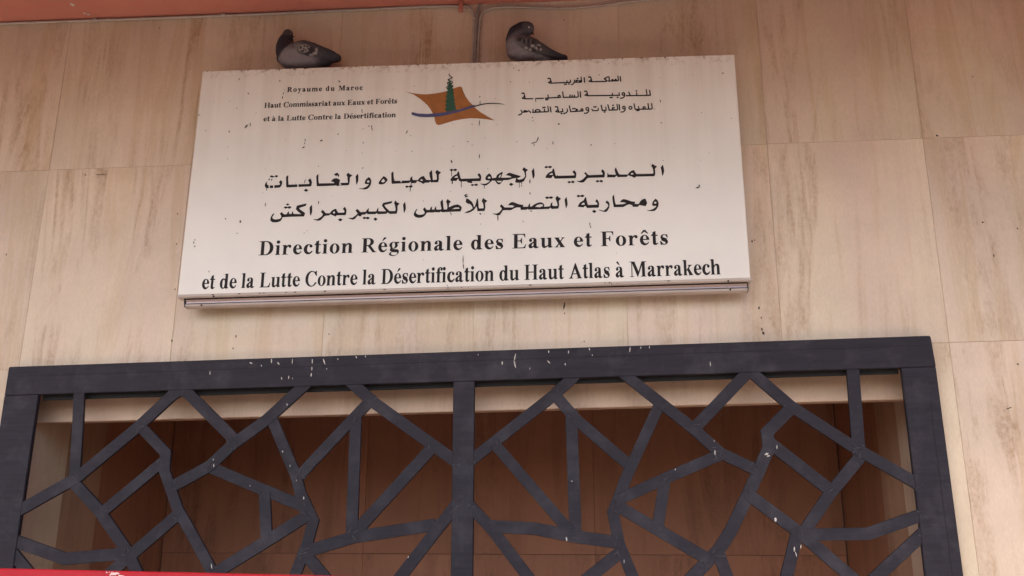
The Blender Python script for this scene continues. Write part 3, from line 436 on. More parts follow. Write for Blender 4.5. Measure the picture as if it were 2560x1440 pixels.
for k, (t, a, b, emh, emw) in enumerate(TEXT):
    adv = sum(GLYPH[ch][0] for ch in t) / 1000; W = b[0] - a[0]
    tr = (W - adv * emw) / (len(t) - 1) if emw else 0
    emw = emw or W / adv
    sl_ = (b[1] - a[1]) / W; x = 0; cs = []
    for ch in t:
        gw, cc = GLYPH[ch]
        lc = [[((a[0] + x + px * emw / 1000) * 1e4, (a[1] + sl_ * (x + px * emw / 1000) + py * emh / 1000) * 1e4) for px, py in c_] for c_ in cc]
        if k < 2 and lc: link('letter', outline_mesh(lc, YS - .0006, .0006), M_black, sign)      # the two large lines, letter by letter
        cs += lc; x += gw / 1000 * emw + tr
    if k >= 2: o = link('small_lettering', outline_mesh(cs, YS - .0006, .0006), M_black, sign); o['kind'] = 'stuff'
OUTL = {'arabic_big1':[[(2575,32733),(2505,32620),(2560,32560),(2587,32465),(2598,32278),(2548,32255),(1848,32260),(1775,32376),(1750,32451),(1739,32459),(1637,32436),(1564,32385),(1535,32362),(1452,32253),(1098,32266),(1047,32325),(974,32496),(938,32625),(874,32519),(897,32369),(925,32265),(591,32285),(584,32300),(575,32367),(551,32350),(546,32333),(530,32153),(552,32147),(883,32145),(895,32152),(939,32217),(967,32205),(997,32147),(1410,32142),(1460,32220),(1631,32151),(1756,32079),(1817,32140),(2617,32130),(2652,32160),(2680,32258),(2674,32491),(2769,32594),(2661,32654)],[(3026,32666),(2930,32540),(2955,32406),(2978,32183),(2983,32164),(3002,32138),(3008,32142),(3076,32334),(3075,32444),(3056,32574),(3033,32665)],[(-2041,32808),(-2132,32766),(-2220,32812),(-2299,32745),(-2215,32691),(-2133,32734),(-2033,32684),(-1937,32754),(-2029,32809)],[(-3227,32787),(-3304,32668),(-3231,32583),(-3204,32510),(-3177,32349),(-3216,32265),(-3303,32204),(-3467,32177),(-3560,32265),(-3464,32274),(-3376,32341),(-3373,32352),(-3663,32453),(-3846,32525),(-3947,32525),(-4060,32417),(-3986,32409),(-3894,32386),(-3794,32331),(-3793,32323),(-3845,32303),(-3879,32301),(-4138,32297),(-4272,32303),(-4236,32453),(-4199,32533),(-4206,32583),(-4213,32592),(-4344,32532),(-4463,32441),(-4511,32309),(-4679,32297),(-4687,32305),(-4689,32342),(-4736,32461),(-4813,32543),(-4949,32433),(-4999,32297),(-4984,32228),(-4886,32193),(-4797,32184),(-4780,32175),(-4824,32129),(-4948,32045),(-5058,32030),(-5199,32048),(-5224,32049),(-5227,32037),(-5057,31957),(-5051,31803),(-5037,31791),(-5027,31802),(-5030,31951),(-4941,31959),(-4859,32012),(-4678,32185),(-4543,32170),(-4466,32032),(-4374,31979),(-4303,32014),(-4165,32182),(-3945,32182),(-3708,32259),(-3583,32265),(-3621,32120),(-3618,32062),(-3613,32049),(-3601,32043),(-3454,32033),(-3453,31799),(-3445,31790),(-3436,31789),(-3429,31802),(-3431,32035),(-3344,32042),(-3339,31964),(-3327,31952),(-3313,31963),(-3317,32035),(-3329,32051),(-3234,32097),(-3173,32205),(-3126,32324),(-3136,32560),(-3041,32651),(-3133,32698)],[(-2786,32721),(-2876,32573),(-2831,32265),(-2799,32193),(-2739,32349),(-2748,32532),(-2778,32717)],[(-1878,32684),(-1946,32594),(-1938,32555),(-1942,32548),(-2062,32494),(-2159,32417),(-2235,32308),(-2254,32230),(-1982,32206),(-1930,32291),(-1894,32311),(-1888,32307),(-1860,32216),(-1807,32171),(-925,32165),(-892,32168),(-873,32191),(-851,32365),(-878,32467),(-943,32556),(-960,32545),(-1025,32462),(-955,32379),(-932,32316),(-938,32308),(-998,32297),(-1076,32297),(-1767,32306),(-1773,32311),(-1809,32416),(-1847,32610)],[(-6398,32829),(-6490,32786),(-6583,32834),(-6661,32769),(-6583,32713),(-6564,32469),(-6553,32454),(-6537,32464),(-6552,32719),(-6492,32754),(-6389,32703),(-6294,32772),(-6385,32828)],[(325,32550),(265,32457),(315,32377),(340,32318),(304,32290),(-286,32284),(-328,32309),(-442,32447),(-500,32368),(-427,32311),(-410,32244),(-443,32219),(-571,32090),(-708,32019),(-831,32029),(-835,32018),(-727,31960),(-601,31936),(-517,31956),(-411,32074),(-367,32139),(-306,32159),(394,32153),(415,32189),(421,32212),(436,32367),(400,32468),(331,32551)],[(-7246,32801),(-7320,32681),(-7257,32576),(-7232,32341),(-7252,32315),(-7400,32300),(-7423,32325),(-7474,32776),(-7482,32804),(-7596,32678),(-7571,32482),(-7516,32312),(-7521,32307),(-7726,32325),(-7805,32448),(-7841,32523),(-7964,32491),(-8059,32411),(-8117,32320),(-8348,32337),(-8382,32403),(-8382,32530),(-8476,32449),(-8487,32319),(-8858,32322),(-8865,32318),(-8877,32244),(-8920,32248),(-8930,32317),(-8936,32321),(-9185,32324),(-9219,32357),(-9262,32557),(-9277,32786),(-9285,32801),(-9378,32720),(-9358,32388),(-9338,32193),(-9320,32187),(-8514,32201),(-8473,32271),(-8440,32222),(-8395,32187),(-8209,32190),(-8165,32265),(-8119,32284),(-7838,32126),(-7793,32189),(-7601,32185),(-7541,32240),(-7508,32195),(-7180,32190),(-7139,32338),(-7154,32553),(-7051,32668),(-7160,32732),(-7230,32795)],[(-6240,32702),(-6304,32614),(-6296,32570),(-6419,32512),(-6501,32448),(-6516,32435),(-6594,32318),(-6611,32250),(-6547,32235),(-6544,32097),(-6530,32077),(-6505,32076),(-6492,32095),(-6492,32233),(-6329,32222),(-6280,32307),(-6242,32327),(-6205,32229),(-6156,32187),(-6113,32181),(-6116,31918),(-6102,31901),(-6092,31904),(-6085,31917),(-6085,32186),(-5833,32185),(-5829,32147),(-5808,32124),(-5623,32092),(-5593,32116),(-5592,32145),(-5609,32170),(-5635,32179),(-5634,32183),(-5223,32179),(-5201,32203),(-5181,32376),(-5212,32482),(-5283,32575),(-5361,32481),(-5295,32406),(-5264,32325),(-5375,32312),(-6113,32319),(-6122,32328),(-6163,32441),(-6209,32640),(-6232,32694)],[(-11924,32834),(-11993,32815),(-12089,32733),(-11985,32674),(-11907,32701),(-11898,32649),(-11857,32608),(-11832,32713)],[(-11413,32813),(-11496,32701),(-11444,32616),(-11438,32596),(-11426,32485),(-11395,32328),(-11443,32315),(-11506,32314),(-11813,32318),(-11816,32327),(-11774,32428),(-11819,32503),(-11940,32558),(-12063,32548),(-12157,32485),(-12204,32414),(-12197,32405),(-12085,32382),(-12050,32322),(-12059,32314),(-12769,32329),(-12777,32341),(-12817,32522),(-12826,32760),(-12829,32800),(-12834,32805),(-12924,32703),(-12893,32358),(-12870,32198),(-12865,32193),(-12798,32190),(-12033,32193),(-11958,32213),(-11892,32159),(-11843,32190),(-11437,32192),(-11399,32194),(-11353,32211),(-11345,32224),(-11317,32402),(-11325,32572),(-11210,32677),(-11340,32746),(-11407,32813)],[(-1948,32461),(-1936,32457),(-1909,32358),(-2087,32365),(-2038,32417)],[(1634,32329),(1701,32307),(1711,32256),(1628,32244),(1581,32263)],[(-10949,32746),(-11055,32628),(-11007,32252),(-10978,32202),(-10921,32378),(-10918,32414),(-10920,32584),(-10940,32731)],[(-4279,32484),(-4273,32480),(-4287,32406),(-4315,32314),(-4392,32314),(-4388,32334),(-4345,32434)],[(-14851,32827),(-14939,32750),(-14972,32771),(-15082,32818),(-15168,32758),(-15053,32698),(-14919,32746),(-14829,32701),(-14750,32769)],[(-14279,32796),(-14373,32712),(-14336,32293),(-14329,32233),(-14311,32189),(-14269,32182),(-13793,32190),(-13805,32311),(-13810,32316),(-14142,32314),(-14225,32321),(-14264,32567),(-14270,32742),(-14274,32792)],[(-6299,32479),(-6291,32475),(-6258,32379),(-6262,32374),(-6441,32382),(-6377,32445)],[(-9725,32584),(-9801,32500),(-9902,32365),(-9955,32244),(-9930,32188),(-9791,32171),(-9668,32210),(-9589,32294),(-9535,32391),(-9533,32401),(-9540,32414),(-9621,32515)],[(-4841,32386),(-4771,32367),(-4747,32298),(-4844,32276),(-4869,32294),(-4890,32323)],[(-10436,32561),(-10560,32438),(-10605,32313),(-10595,32244),(-10587,32231),(-10517,32209),(-10423,32219),(-10418,32211),(-10428,32168),(-10526,32077),(-10679,32009),(-10855,32010),(-10856,31989),(-10614,31952),(-10480,31967),(-10379,32061),(-10311,32201),(-10299,32362),(-10350,32497)],[(-15167,32674),(-15212,32611),(-15186,32552),(-15141,32622)],[(-13212,32601),(-13304,32493),(-13248,32411),(-13226,32334),(-13298,32314),(-13740,32317),(-13748,32309),(-13741,32193),(-13690,32189),(-13185,32194),(-13135,32211),(-13111,32386),(-13153,32521)],[(-9742,32451),(-9726,32441),(-9673,32370),(-9648,32322),(-9660,32310),(-9752,32265),(-9838,32326)],[(-15049,32640),(-15085,32607),(-15061,32547),(-15017,32598)],[(-7958,32367),(-7948,32367),(-7880,32322),(-7911,32276),(-7979,32286),(-8007,32320),(-7999,32334)],[(-13444,32552),(-13451,32542),(-13482,32379),(-13470,32364),(-13457,32372),(-13426,32537),(-13431,32549)],[(257,32040),(169,31990),(89,32040),(4,31981),(87,31916),(175,31965),(284,31909),(355,31975)],[(-14610,32564),(-14694,32462),(-14639,32377),(-14644,32323),(-14729,32312),(-14898,32308),(-14903,32303),(-14897,32182),(-14850,32179),(-14646,32189),(-14588,32238),(-14542,32350),(-14539,32447),(-14543,32484)],[(-10458,32414),(-10387,32365),(-10387,32309),(-10448,32279),(-10515,32324)],[(-1023,32047),(-1101,31996),(-1185,32039),(-1268,31978),(-1181,31918),(-1102,31968),(-1003,31917),(-923,31985),(-1008,32046)],[(-4340,32156),(-4226,32152),(-4289,32071),(-4384,32075),(-4490,32155),(-4485,32159)],[(-15264,32520),(-15345,32419),(-15366,32292),(-15318,32214),(-15273,32196),(-15277,32179),(-15268,32065),(-15256,32053),(-15246,32054),(-15239,32064),(-15247,32185),(-15224,32179),(-14956,32179),(-14951,32184),(-14962,32281),(-14972,32307),(-15116,32305),(-15120,32300),(-15112,32193),(-15116,32188),(-15168,32193),(-15182,32313),(-15236,32334),(-15280,32416)],[(-3817,32043),(-3911,31965),(-3804,31883),(-3703,31970)],[(-8430,32204),(-8441,32194),(-8437,32095),(-8442,32088),(-8543,32042),(-8628,32081),(-8704,32022),(-8623,31959),(-8532,32014),(-8479,31990),(-8494,31949),(-8455,31885),(-8480,31795),(-8477,31785),(-8465,31776),(-8452,31784),(-8424,31884),(-8461,31954),(-8444,31975),(-8409,31962),(-8343,32032),(-8408,32077),(-8412,32186),(-8419,32199)],[(-11805,32306),(-11746,32304),(-11702,32217),(-11809,32220)],[(-5411,32061),(-5505,32012),(-5592,32046),(-5667,32000),(-5668,31994),(-5590,31943),(-5496,31985),(-5406,31935),(-5320,32001)],[(-13375,32087),(-13479,32007),(-13361,31928),(-13256,32002)]],
 'arabic_big2':[[(-5834,31559),(-5901,31552),(-5959,31491),(-5904,31438),(-5923,31387),(-5792,31441),(-5764,31468),(-5879,31489),(-5876,31513),(-5796,31528),(-5819,31556)],[(-595,31354),(-698,31311),(-786,31356),(-863,31292),(-779,31233),(-689,31275),(-591,31226),(-501,31299),(-586,31355)],[(805,31308),(738,31216),(735,31178),(741,31040),(773,30792),(793,30710),(1215,30706),(1391,30802),(1486,30827),(1612,30777),(1620,30713),(1627,30699),(1859,30694),(1901,30751),(1935,30774),(2168,30716),(2204,30725),(2272,30856),(2214,31032),(2184,31077),(2053,31033),(1960,30943),(1893,30820),(1719,30835),(1715,30840),(1744,30928),(1740,30932),(1556,30964),(1372,31046),(1237,31080),(1151,31052),(1064,30931),(1206,30934),(1347,30892),(1350,30886),(1198,30836),(885,30834),(853,30938),(813,31299)],[(-1736,31336),(-1808,31212),(-1735,31005),(-1718,30870),(-1722,30861),(-1773,30845),(-1914,30856),(-1935,30864),(-1954,30935),(-1945,31049),(-2030,30967),(-2032,30868),(-2040,30859),(-2076,30842),(-2301,30830),(-2326,30836),(-2308,30912),(-2346,30987),(-2462,31054),(-2600,31029),(-2744,30967),(-2772,30951),(-2871,30865),(-2892,30856),(-2928,30851),(-2940,30856),(-2957,30917),(-2952,31024),(-3018,30945),(-3048,30856),(-3268,30862),(-3272,30867),(-3247,30939),(-3250,30944),(-3470,30993),(-3658,31080),(-3770,31108),(-3869,31058),(-3945,30956),(-3932,30951),(-3772,30952),(-3657,30907),(-3655,30902),(-3745,30843),(-4104,30857),(-4250,31017),(-4322,30917),(-4264,30861),(-4226,30795),(-4247,30751),(-4337,30639),(-4462,30571),(-4628,30582),(-4638,30572),(-4422,30481),(-4415,30258),(-4399,30240),(-4382,30257),(-4388,30481),(-4318,30501),(-4246,30604),(-4182,30713),(-4146,30727),(-3813,30719),(-3648,30811),(-3570,30840),(-3398,30834),(-3390,30822),(-3375,30726),(-3367,30718),(-3109,30716),(-3067,30757),(-3016,30716),(-2125,30722),(-2091,30726),(-2043,30787),(-2011,30744),(-1972,30714),(-1685,30724),(-1677,30735),(-1640,30896),(-1656,31089),(-1557,31194),(-1665,31270),(-1730,31336)],[(-2187,31328),(-2277,31260),(-2187,31194),(-2100,31236),(-1992,31198),(-1898,31263),(-2000,31323),(-2106,31279)],[(-457,31247),(-524,31131),(-544,31080),(-705,30983),(-785,30852),(-810,30782),(-555,30748),(-507,30795),(-456,30811),(-420,30742),(-392,30711),(97,30711),(129,30730),(145,30917),(109,31020),(44,31123),(-26,31018),(55,30934),(71,30868),(-1,30854),(-351,30849),(-381,30941),(-424,31159),(-449,31237)],[(-1308,31268),(-1397,31144),(-1385,31006),(-1354,30788),(-1350,30766),(-1327,30732),(-1263,30909),(-1273,31057),(-1301,31250)],[(-5080,31342),(-5150,31205),(-5084,31077),(-5053,30883),(-5073,30847),(-5246,30842),(-5253,30844),(-5282,30897),(-5305,31191),(-5327,31334),(-5334,31334),(-5387,31268),(-5404,31133),(-5452,30964),(-5500,30908),(-5523,31030),(-5597,31181),(-5738,31302),(-5849,31365),(-5883,31168),(-5755,31081),(-5691,31086),(-5592,30968),(-5552,30864),(-5650,30780),(-5804,30724),(-5935,30651),(-5766,30648),(-5627,30696),(-5505,30779),(-5464,30832),(-5385,30957),(-5351,30838),(-5336,30715),(-5012,30718),(-4975,30887),(-4994,31097),(-4896,31203),(-5000,31273),(-5074,31343)],[(2645,31054),(2535,30939),(2487,30827),(2484,30808),(2494,30735),(2567,30709),(2670,30717),(2652,30670),(2541,30578),(2387,30522),(2255,30517),(2252,30497),(2435,30471),(2561,30473),(2581,30478),(2674,30562),(2759,30707),(2773,30852),(2728,30980)],[(-6712,31353),(-6780,31240),(-6735,31086),(-6714,30950),(-6734,30846),(-6866,30850),(-6873,30855),(-6894,30946),(-6919,31196),(-6940,31323),(-6948,31338),(-7045,31226),(-7029,31083),(-6985,30898),(-6986,30885),(-7013,30846),(-7212,30854),(-7233,30912),(-7231,31007),(-7297,30946),(-7312,30863),(-7319,30855),(-7415,30861),(-7427,30918),(-7420,30996),(-7425,31013),(-7496,30946),(-7514,30857),(-7531,30849),(-7657,30848),(-7771,30984),(-7838,30883),(-7765,30765),(-7753,30689),(-7832,30639),(-8012,30624),(-8125,30681),(-8167,30755),(-8095,30895),(-8095,30904),(-8111,30922),(-8175,30849),(-8242,30725),(-8250,30693),(-8252,30609),(-8169,30522),(-8032,30482),(-8011,30481),(-7888,30493),(-7774,30550),(-7701,30634),(-7664,30713),(-7641,30720),(-7561,30724),(-7334,30717),(-7295,30746),(-7270,30728),(-7061,30721),(-7001,30759),(-6970,30722),(-6936,30720),(-6109,30733),(-6067,30845),(-6053,30922),(-6133,31017),(-6250,31073),(-6427,31043),(-6651,30944),(-6637,31128),(-6562,31230),(-6649,31289)],[(-9131,31361),(-9185,31232),(-9135,31110),(-9102,30901),(-9129,30843),(-9374,30851),(-9563,31033),(-9634,31153),(-9303,31232),(-9280,31320),(-9282,31336),(-9664,31266),(-9689,31260),(-9700,31246),(-9750,31134),(-9644,30974),(-9549,30864),(-9551,30856),(-9597,30844),(-9882,30855),(-9913,30921),(-9897,31052),(-9968,30952),(-9994,30857),(-10339,30855),(-10347,30873),(-10360,30942),(-10344,31040),(-10438,30941),(-10488,30848),(-10733,30842),(-10804,30924),(-10891,31009),(-10974,30916),(-10909,30849),(-10868,30783),(-10868,30773),(-10932,30705),(-11099,30577),(-11271,30580),(-11283,30562),(-11073,30483),(-10970,30535),(-10850,30690),(-10844,30691),(-10792,30651),(-10713,30636),(-10661,30715),(-10506,30725),(-10447,30787),(-10398,30734),(-10038,30722),(-9975,30773),(-9926,30719),(-9564,30724),(-9527,30727),(-9464,30784),(-9356,30710),(-9047,30717),(-9012,30886),(-9020,31097),(-8929,31204),(-9053,31269)],[(478,31040),(428,30940),(515,30870),(549,30802),(541,30764),(532,30749),(459,30656),(342,30555),(136,30608),(125,30603),(123,30588),(335,30506),(409,30498),(447,30498),(525,30572),(587,30696),(608,30845),(581,30957)],[(2602,30912),(2668,30901),(2679,30855),(2677,30841),(2617,30802),(2560,30850)],[(-8679,31282),(-8768,31144),(-8721,30795),(-8693,30739),(-8628,30944),(-8640,31100)],[(-532,30971),(-518,30971),(-500,30861),(-663,30878),(-664,30883),(-590,30953)],[(-14192,31389),(-14276,31338),(-14196,31272),(-14116,31323)],[(-13309,31349),(-13711,31268),(-13753,31239),(-13792,31089),(-13684,30969),(-13530,30851),(-13530,30845),(-13546,30836),(-13872,30855),(-13916,30916),(-13908,30988),(-13913,30993),(-13958,30944),(-13979,30859),(-14081,30861),(-14090,30869),(-14115,30922),(-14113,30998),(-14182,30921),(-14192,30856),(-14298,30845),(-14377,30885),(-14456,30971),(-14532,30880),(-14468,30796),(-14447,30704),(-14449,30694),(-14525,30630),(-14735,30610),(-14858,30658),(-14878,30750),(-14797,30898),(-14813,30919),(-14886,30862),(-14953,30733),(-14964,30576),(-14881,30491),(-14756,30467),(-14621,30473),(-14485,30521),(-14414,30628),(-14389,30710),(-13970,30723),(-13380,30719),(-13340,30852),(-13368,30908),(-13590,31068),(-13635,31136),(-13631,31143),(-13330,31240),(-13303,31329),(-13300,31345)],[(-2494,30963),(-2477,30964),(-2387,30939),(-2365,30879),(-2369,30870),(-2505,30811),(-2726,30846),(-2633,30923)],[(-13045,31275),(-13140,31163),(-13132,31041),(-13105,30822),(-13067,30734),(-13006,30936),(-13019,31133),(-13040,31271)],[(-14090,31250),(-14188,31207),(-14286,31245),(-14377,31183),(-14277,31126),(-14188,31166),(-14102,31116),(-13999,31188)],[(-11478,31130),(-11572,31027),(-11504,30946),(-11476,30893),(-11516,30844),(-11776,30847),(-11848,30957),(-11884,31047),(-12001,31016),(-12097,30941),(-12175,30833),(-12355,30843),(-12504,31005),(-12515,31010),(-12598,30916),(-12519,30832),(-12488,30776),(-12545,30696),(-12564,30676),(-12735,30562),(-12918,30576),(-12921,30555),(-12708,30479),(-12579,30514),(-12403,30715),(-12195,30736),(-12141,30787),(-11887,30665),(-11847,30725),(-11447,30724),(-11414,30742),(-11391,30923),(-11417,31028),(-11462,31111)],[(-6242,30928),(-6210,30928),(-6142,30875),(-6142,30869),(-6503,30850),(-6369,30924)],[(-91,30614),(-183,30534),(-77,30458),(17,30528),(-77,30612)],[(-2946,30668),(-2957,30652),(-2951,30639),(-2938,30631),(-2868,30619),(-2852,30636),(-2856,30649),(-2868,30657)],[(-11972,30922),(-11961,30920),(-11918,30852),(-11973,30801),(-12031,30869)],[(-6593,30708),(-6600,30702),(-6600,30689),(-6552,30636),(-6549,30578),(-6541,30564),(-6529,30564),(-6522,30574),(-6524,30648),(-6575,30702)],[(-5234,30623),(-5251,30604),(-5244,30581),(-5194,30542),(-5173,30545),(-5162,30563),(-5168,30579),(-5219,30622)],[(-10554,30615),(-10628,30558),(-10548,30495),(-10466,30526),(-10364,30475),(-10280,30550),(-10383,30609),(-10471,30579)],[(-10030,30563),(-10119,30487),(-10020,30396),(-9919,30481)],[(-11670,30575),(-11774,30503),(-11651,30420),(-11550,30509)]],
 'arabic_small1':[[(1142,37219),(1126,37207),(1122,37197),(1141,37006),(1133,36981),(1102,36980),(1092,37023),(1085,37035),(1056,37057),(1025,37058),(988,37032),(975,36982),(956,36984),(947,37024),(928,37044),(910,37055),(884,37057),(851,37035),(838,37002),(836,36984),(779,36983),(775,36991),(765,37181),(755,37202),(744,37210),(729,37211),(715,37202),(706,37179),(692,37201),(668,37204),(505,37115),(490,37100),(488,37079),(498,37063),(594,36982),(594,36976),(-33,36985),(-38,36991),(-72,37164),(-79,37183),(-90,37194),(-87,37208),(-95,37228),(-110,37237),(-214,37236),(-225,37231),(-235,37218),(-236,37199),(-231,37186),(-212,37172),(-130,37173),(-116,37087),(-209,37012),(-219,37001),(-222,36987),(-215,36972),(-201,36962),(-90,36932),(-81,36934),(-62,36925),(4,36928),(609,36917),(622,36923),(661,36961),(667,36975),(665,36988),(659,36999),(566,37081),(687,37148),(697,37156),(706,37175),(719,36987),(688,36984),(676,36977),(668,36950),(682,36930),(752,36921),(772,36926),(1158,36922),(1178,36936),(1194,37001),(1174,37197),(1162,37215)],[(1246,37187),(1230,37175),(1224,37163),(1238,36935),(1245,36908),(1256,36897),(1271,36894),(1288,36901),(1299,36920),(1285,37146),(1282,37164),(1274,37179),(1261,37187)],[(-564,37251),(-575,37245),(-584,37230),(-567,37053),(-595,37072),(-634,37071),(-662,37045),(-671,37015),(-669,36994),(-724,36996),(-766,37034),(-763,37037),(-685,37024),(-672,37034),(-667,37048),(-672,37069),(-682,37079),(-695,37083),(-782,37098),(-795,37090),(-828,37041),(-831,37023),(-817,36999),(-839,36999),(-842,37007),(-830,37087),(-843,37108),(-853,37112),(-868,37109),(-882,37089),(-899,36987),(-948,36910),(-1034,36873),(-1040,36861),(-1035,36836),(-1022,36825),(-1009,36823),(-918,36859),(-855,36952),(-838,36941),(-556,36930),(-539,36937),(-507,36976),(-506,37001),(-532,37226),(-545,37247)],[(-419,37216),(-435,37207),(-443,37186),(-432,36974),(-427,36939),(-415,36924),(-400,36918),(-377,36930),(-369,36951),(-382,37183),(-391,37208),(-406,37217)],[(-2026,37259),(-2106,37256),(-2119,37247),(-2126,37226),(-2119,37205),(-2101,37193),(-2017,37193),(-2018,37181),(-2002,37108),(-2101,37028),(-2107,37015),(-2105,36997),(-2088,36982),(-1976,36952),(-1966,36954),(-1944,36944),(-1931,36948),(-1069,36944),(-1036,36948),(-1021,36970),(-1031,37094),(-1039,37112),(-1059,37122),(-1074,37115),(-1083,37101),(-1077,37007),(-1091,37003),(-1184,37003),(-1188,37015),(-1194,37079),(-1205,37094),(-1222,37098),(-1238,37090),(-1245,37072),(-1240,37019),(-1243,37004),(-1919,37005),(-1958,37183),(-1965,37202),(-1977,37213),(-1978,37238),(-1994,37257)],[(-738,37190),(-756,37179),(-761,37164),(-759,37145),(-752,37136),(-733,37127),(-700,37125),(-689,37128),(-676,37139),(-672,37164),(-680,37180),(-697,37189)],[(1036,36999),(1042,36998),(1046,36990),(1038,36981),(1031,36989)],[(-107,37027),(-102,37021),(-99,36989),(-138,37000)],[(-1992,37047),(-1983,37009),(-2024,37020)],[(-1153,36922),(-1169,36912),(-1176,36892),(-1174,36878),(-1160,36861),(-1106,36855),(-1093,36860),(-1083,36871),(-1080,36892),(-1085,36906),(-1096,36917)],[(-1263,36921),(-1341,36918),(-1358,36903),(-1359,36874),(-1351,36862),(-1337,36853),(-1227,36858),(-1211,36879),(-1214,36904),(-1233,36921)]],
 'arabic_small2':[[(2418,36465),(2401,36449),(2399,36427),(2423,36214),(2400,36167),(2015,36181),(2011,36298),(2001,36314),(1987,36321),(1968,36313),(1960,36296),(1961,36223),(1957,36183),(1708,36193),(1644,36366),(1633,36379),(1619,36383),(1599,36370),(1595,36348),(1647,36197),(1503,36200),(1488,36192),(1480,36170),(1489,36149),(1503,36141),(2354,36110),(2570,36112),(2608,36108),(2625,36119),(2634,36145),(2608,36397),(2597,36411),(2577,36417),(2564,36412),(2552,36393),(2571,36172),(2464,36167),(2476,36211),(2451,36441),(2438,36462)],[(1983,36424),(1948,36419),(1934,36408),(1928,36388),(1937,36367),(1948,36359),(1964,36358),(2001,36365),(2012,36376),(2016,36400),(2011,36412),(1994,36424)],[(-347,36515),(-416,36513),(-436,36492),(-435,36470),(-417,36451),(-330,36450),(-317,36372),(-412,36301),(-420,36290),(-421,36276),(-416,36263),(-406,36256),(-270,36219),(829,36184),(852,36183),(866,36175),(877,36174),(892,36182),(1198,36171),(1212,36180),(1220,36194),(1202,36340),(1194,36356),(1176,36365),(1159,36357),(1151,36342),(1161,36230),(901,36238),(894,36330),(881,36345),(869,36348),(849,36336),(843,36320),(846,36275),(842,36241),(-235,36277),(-275,36452),(-290,36471),(-291,36496),(-309,36514)],[(-729,36512),(-741,36504),(-747,36492),(-728,36255),(-729,36245),(-745,36229),(-850,36231),(-855,36315),(-869,36329),(-884,36331),(-898,36323),(-906,36303),(-907,36233),(-959,36234),(-964,36318),(-975,36332),(-993,36336),(-1003,36332),(-1015,36314),(-1017,36236),(-1063,36237),(-1066,36240),(-1055,36330),(-1063,36348),(-1082,36357),(-1093,36354),(-1105,36343),(-1120,36238),(-1330,36243),(-1366,36248),(-1397,36510),(-1410,36531),(-1434,36535),(-1447,36523),(-1452,36501),(-1424,36255),(-1423,36242),(-1435,36218),(-1432,36206),(-1420,36191),(-1394,36184),(-1379,36188),(-821,36170),(-723,36171),(-683,36210),(-675,36224),(-675,36247),(-695,36488),(-709,36509)],[(-611,36490),(-626,36484),(-636,36465),(-626,36208),(-624,36187),(-617,36170),(-594,36158),(-575,36165),(-565,36184),(-575,36447),(-582,36476),(-594,36487)],[(1352,36358),(1307,36327),(1288,36277),(1288,36260),(1300,36215),(1309,36203),(1350,36173),(1398,36173),(1398,36149),(1341,36090),(1227,36076),(1216,36071),(1206,36058),(1205,36044),(1212,36027),(1220,36021),(1240,36019),(1361,36035),(1446,36120),(1462,36242),(1448,36310),(1437,36326),(1405,36353)],[(-3250,36554),(-3330,36552),(-3343,36547),(-3354,36530),(-3350,36505),(-3330,36488),(-3246,36487),(-3230,36385),(-3232,36375),(-3329,36274),(-3335,36252),(-3326,36236),(-3201,36200),(-3193,36201),(-3175,36192),(-3158,36196),(-2836,36185),(-2810,36186),(-2796,36196),(-2791,36211),(-2794,36227),(-2812,36243),(-3147,36254),(-3190,36489),(-3205,36508),(-3206,36529),(-3214,36545),(-3229,36554)],[(1362,36298),(1383,36298),(1400,36284),(1405,36263),(1398,36242),(1383,36231),(1361,36232),(1346,36247),(1343,36272),(1349,36288)],[(-2113,36404),(-2128,36397),(-2137,36380),(-2123,36248),(-2133,36243),(-2249,36239),(-2260,36227),(-2263,36209),(-2256,36194),(-2243,36184),(-2111,36187),(-2091,36183),(-2052,36188),(-1516,36198),(-1497,36211),(-1491,36227),(-1496,36244),(-1514,36259),(-1511,36283),(-1525,36327),(-1559,36358),(-1605,36363),(-1650,36329),(-1663,36286),(-1659,36254),(-2066,36246),(-2071,36252),(-2087,36388),(-2099,36401)],[(-307,36314),(-298,36281),(-337,36291)],[(-1595,36302),(-1580,36302),(-1568,36290),(-1565,36280),(-1568,36267),(-1579,36258),(-1594,36258),(-1605,36269),(-1605,36292)],[(1085,36135),(1064,36122),(1058,36105),(1060,36089),(1071,36075),(1087,36068),(1124,36067),(1135,36070),(1147,36081),(1153,36103),(1144,36124),(1126,36134)],[(852,36140),(749,36136),(734,36120),(731,36110),(734,36092),(746,36077),(759,36072),(871,36076),(886,36091),(889,36101),(886,36120),(872,36136)],[(-3220,36313),(-3208,36257),(-3261,36269)],[(-2351,36240),(-2691,36241),(-2703,36227),(-2710,36207),(-2695,36056),(-2687,36048),(-2674,36046),(-2662,36059),(-2673,36176),(-2670,36186),(-2312,36181),(-2295,36196),(-2293,36214),(-2298,36227),(-2314,36239)],[(-2124,36174),(-2225,36166),(-2243,36149),(-2246,36138),(-2243,36118),(-2233,36104),(-2220,36097),(-2099,36107),(-2082,36127),(-2083,36154),(-2098,36171)]],
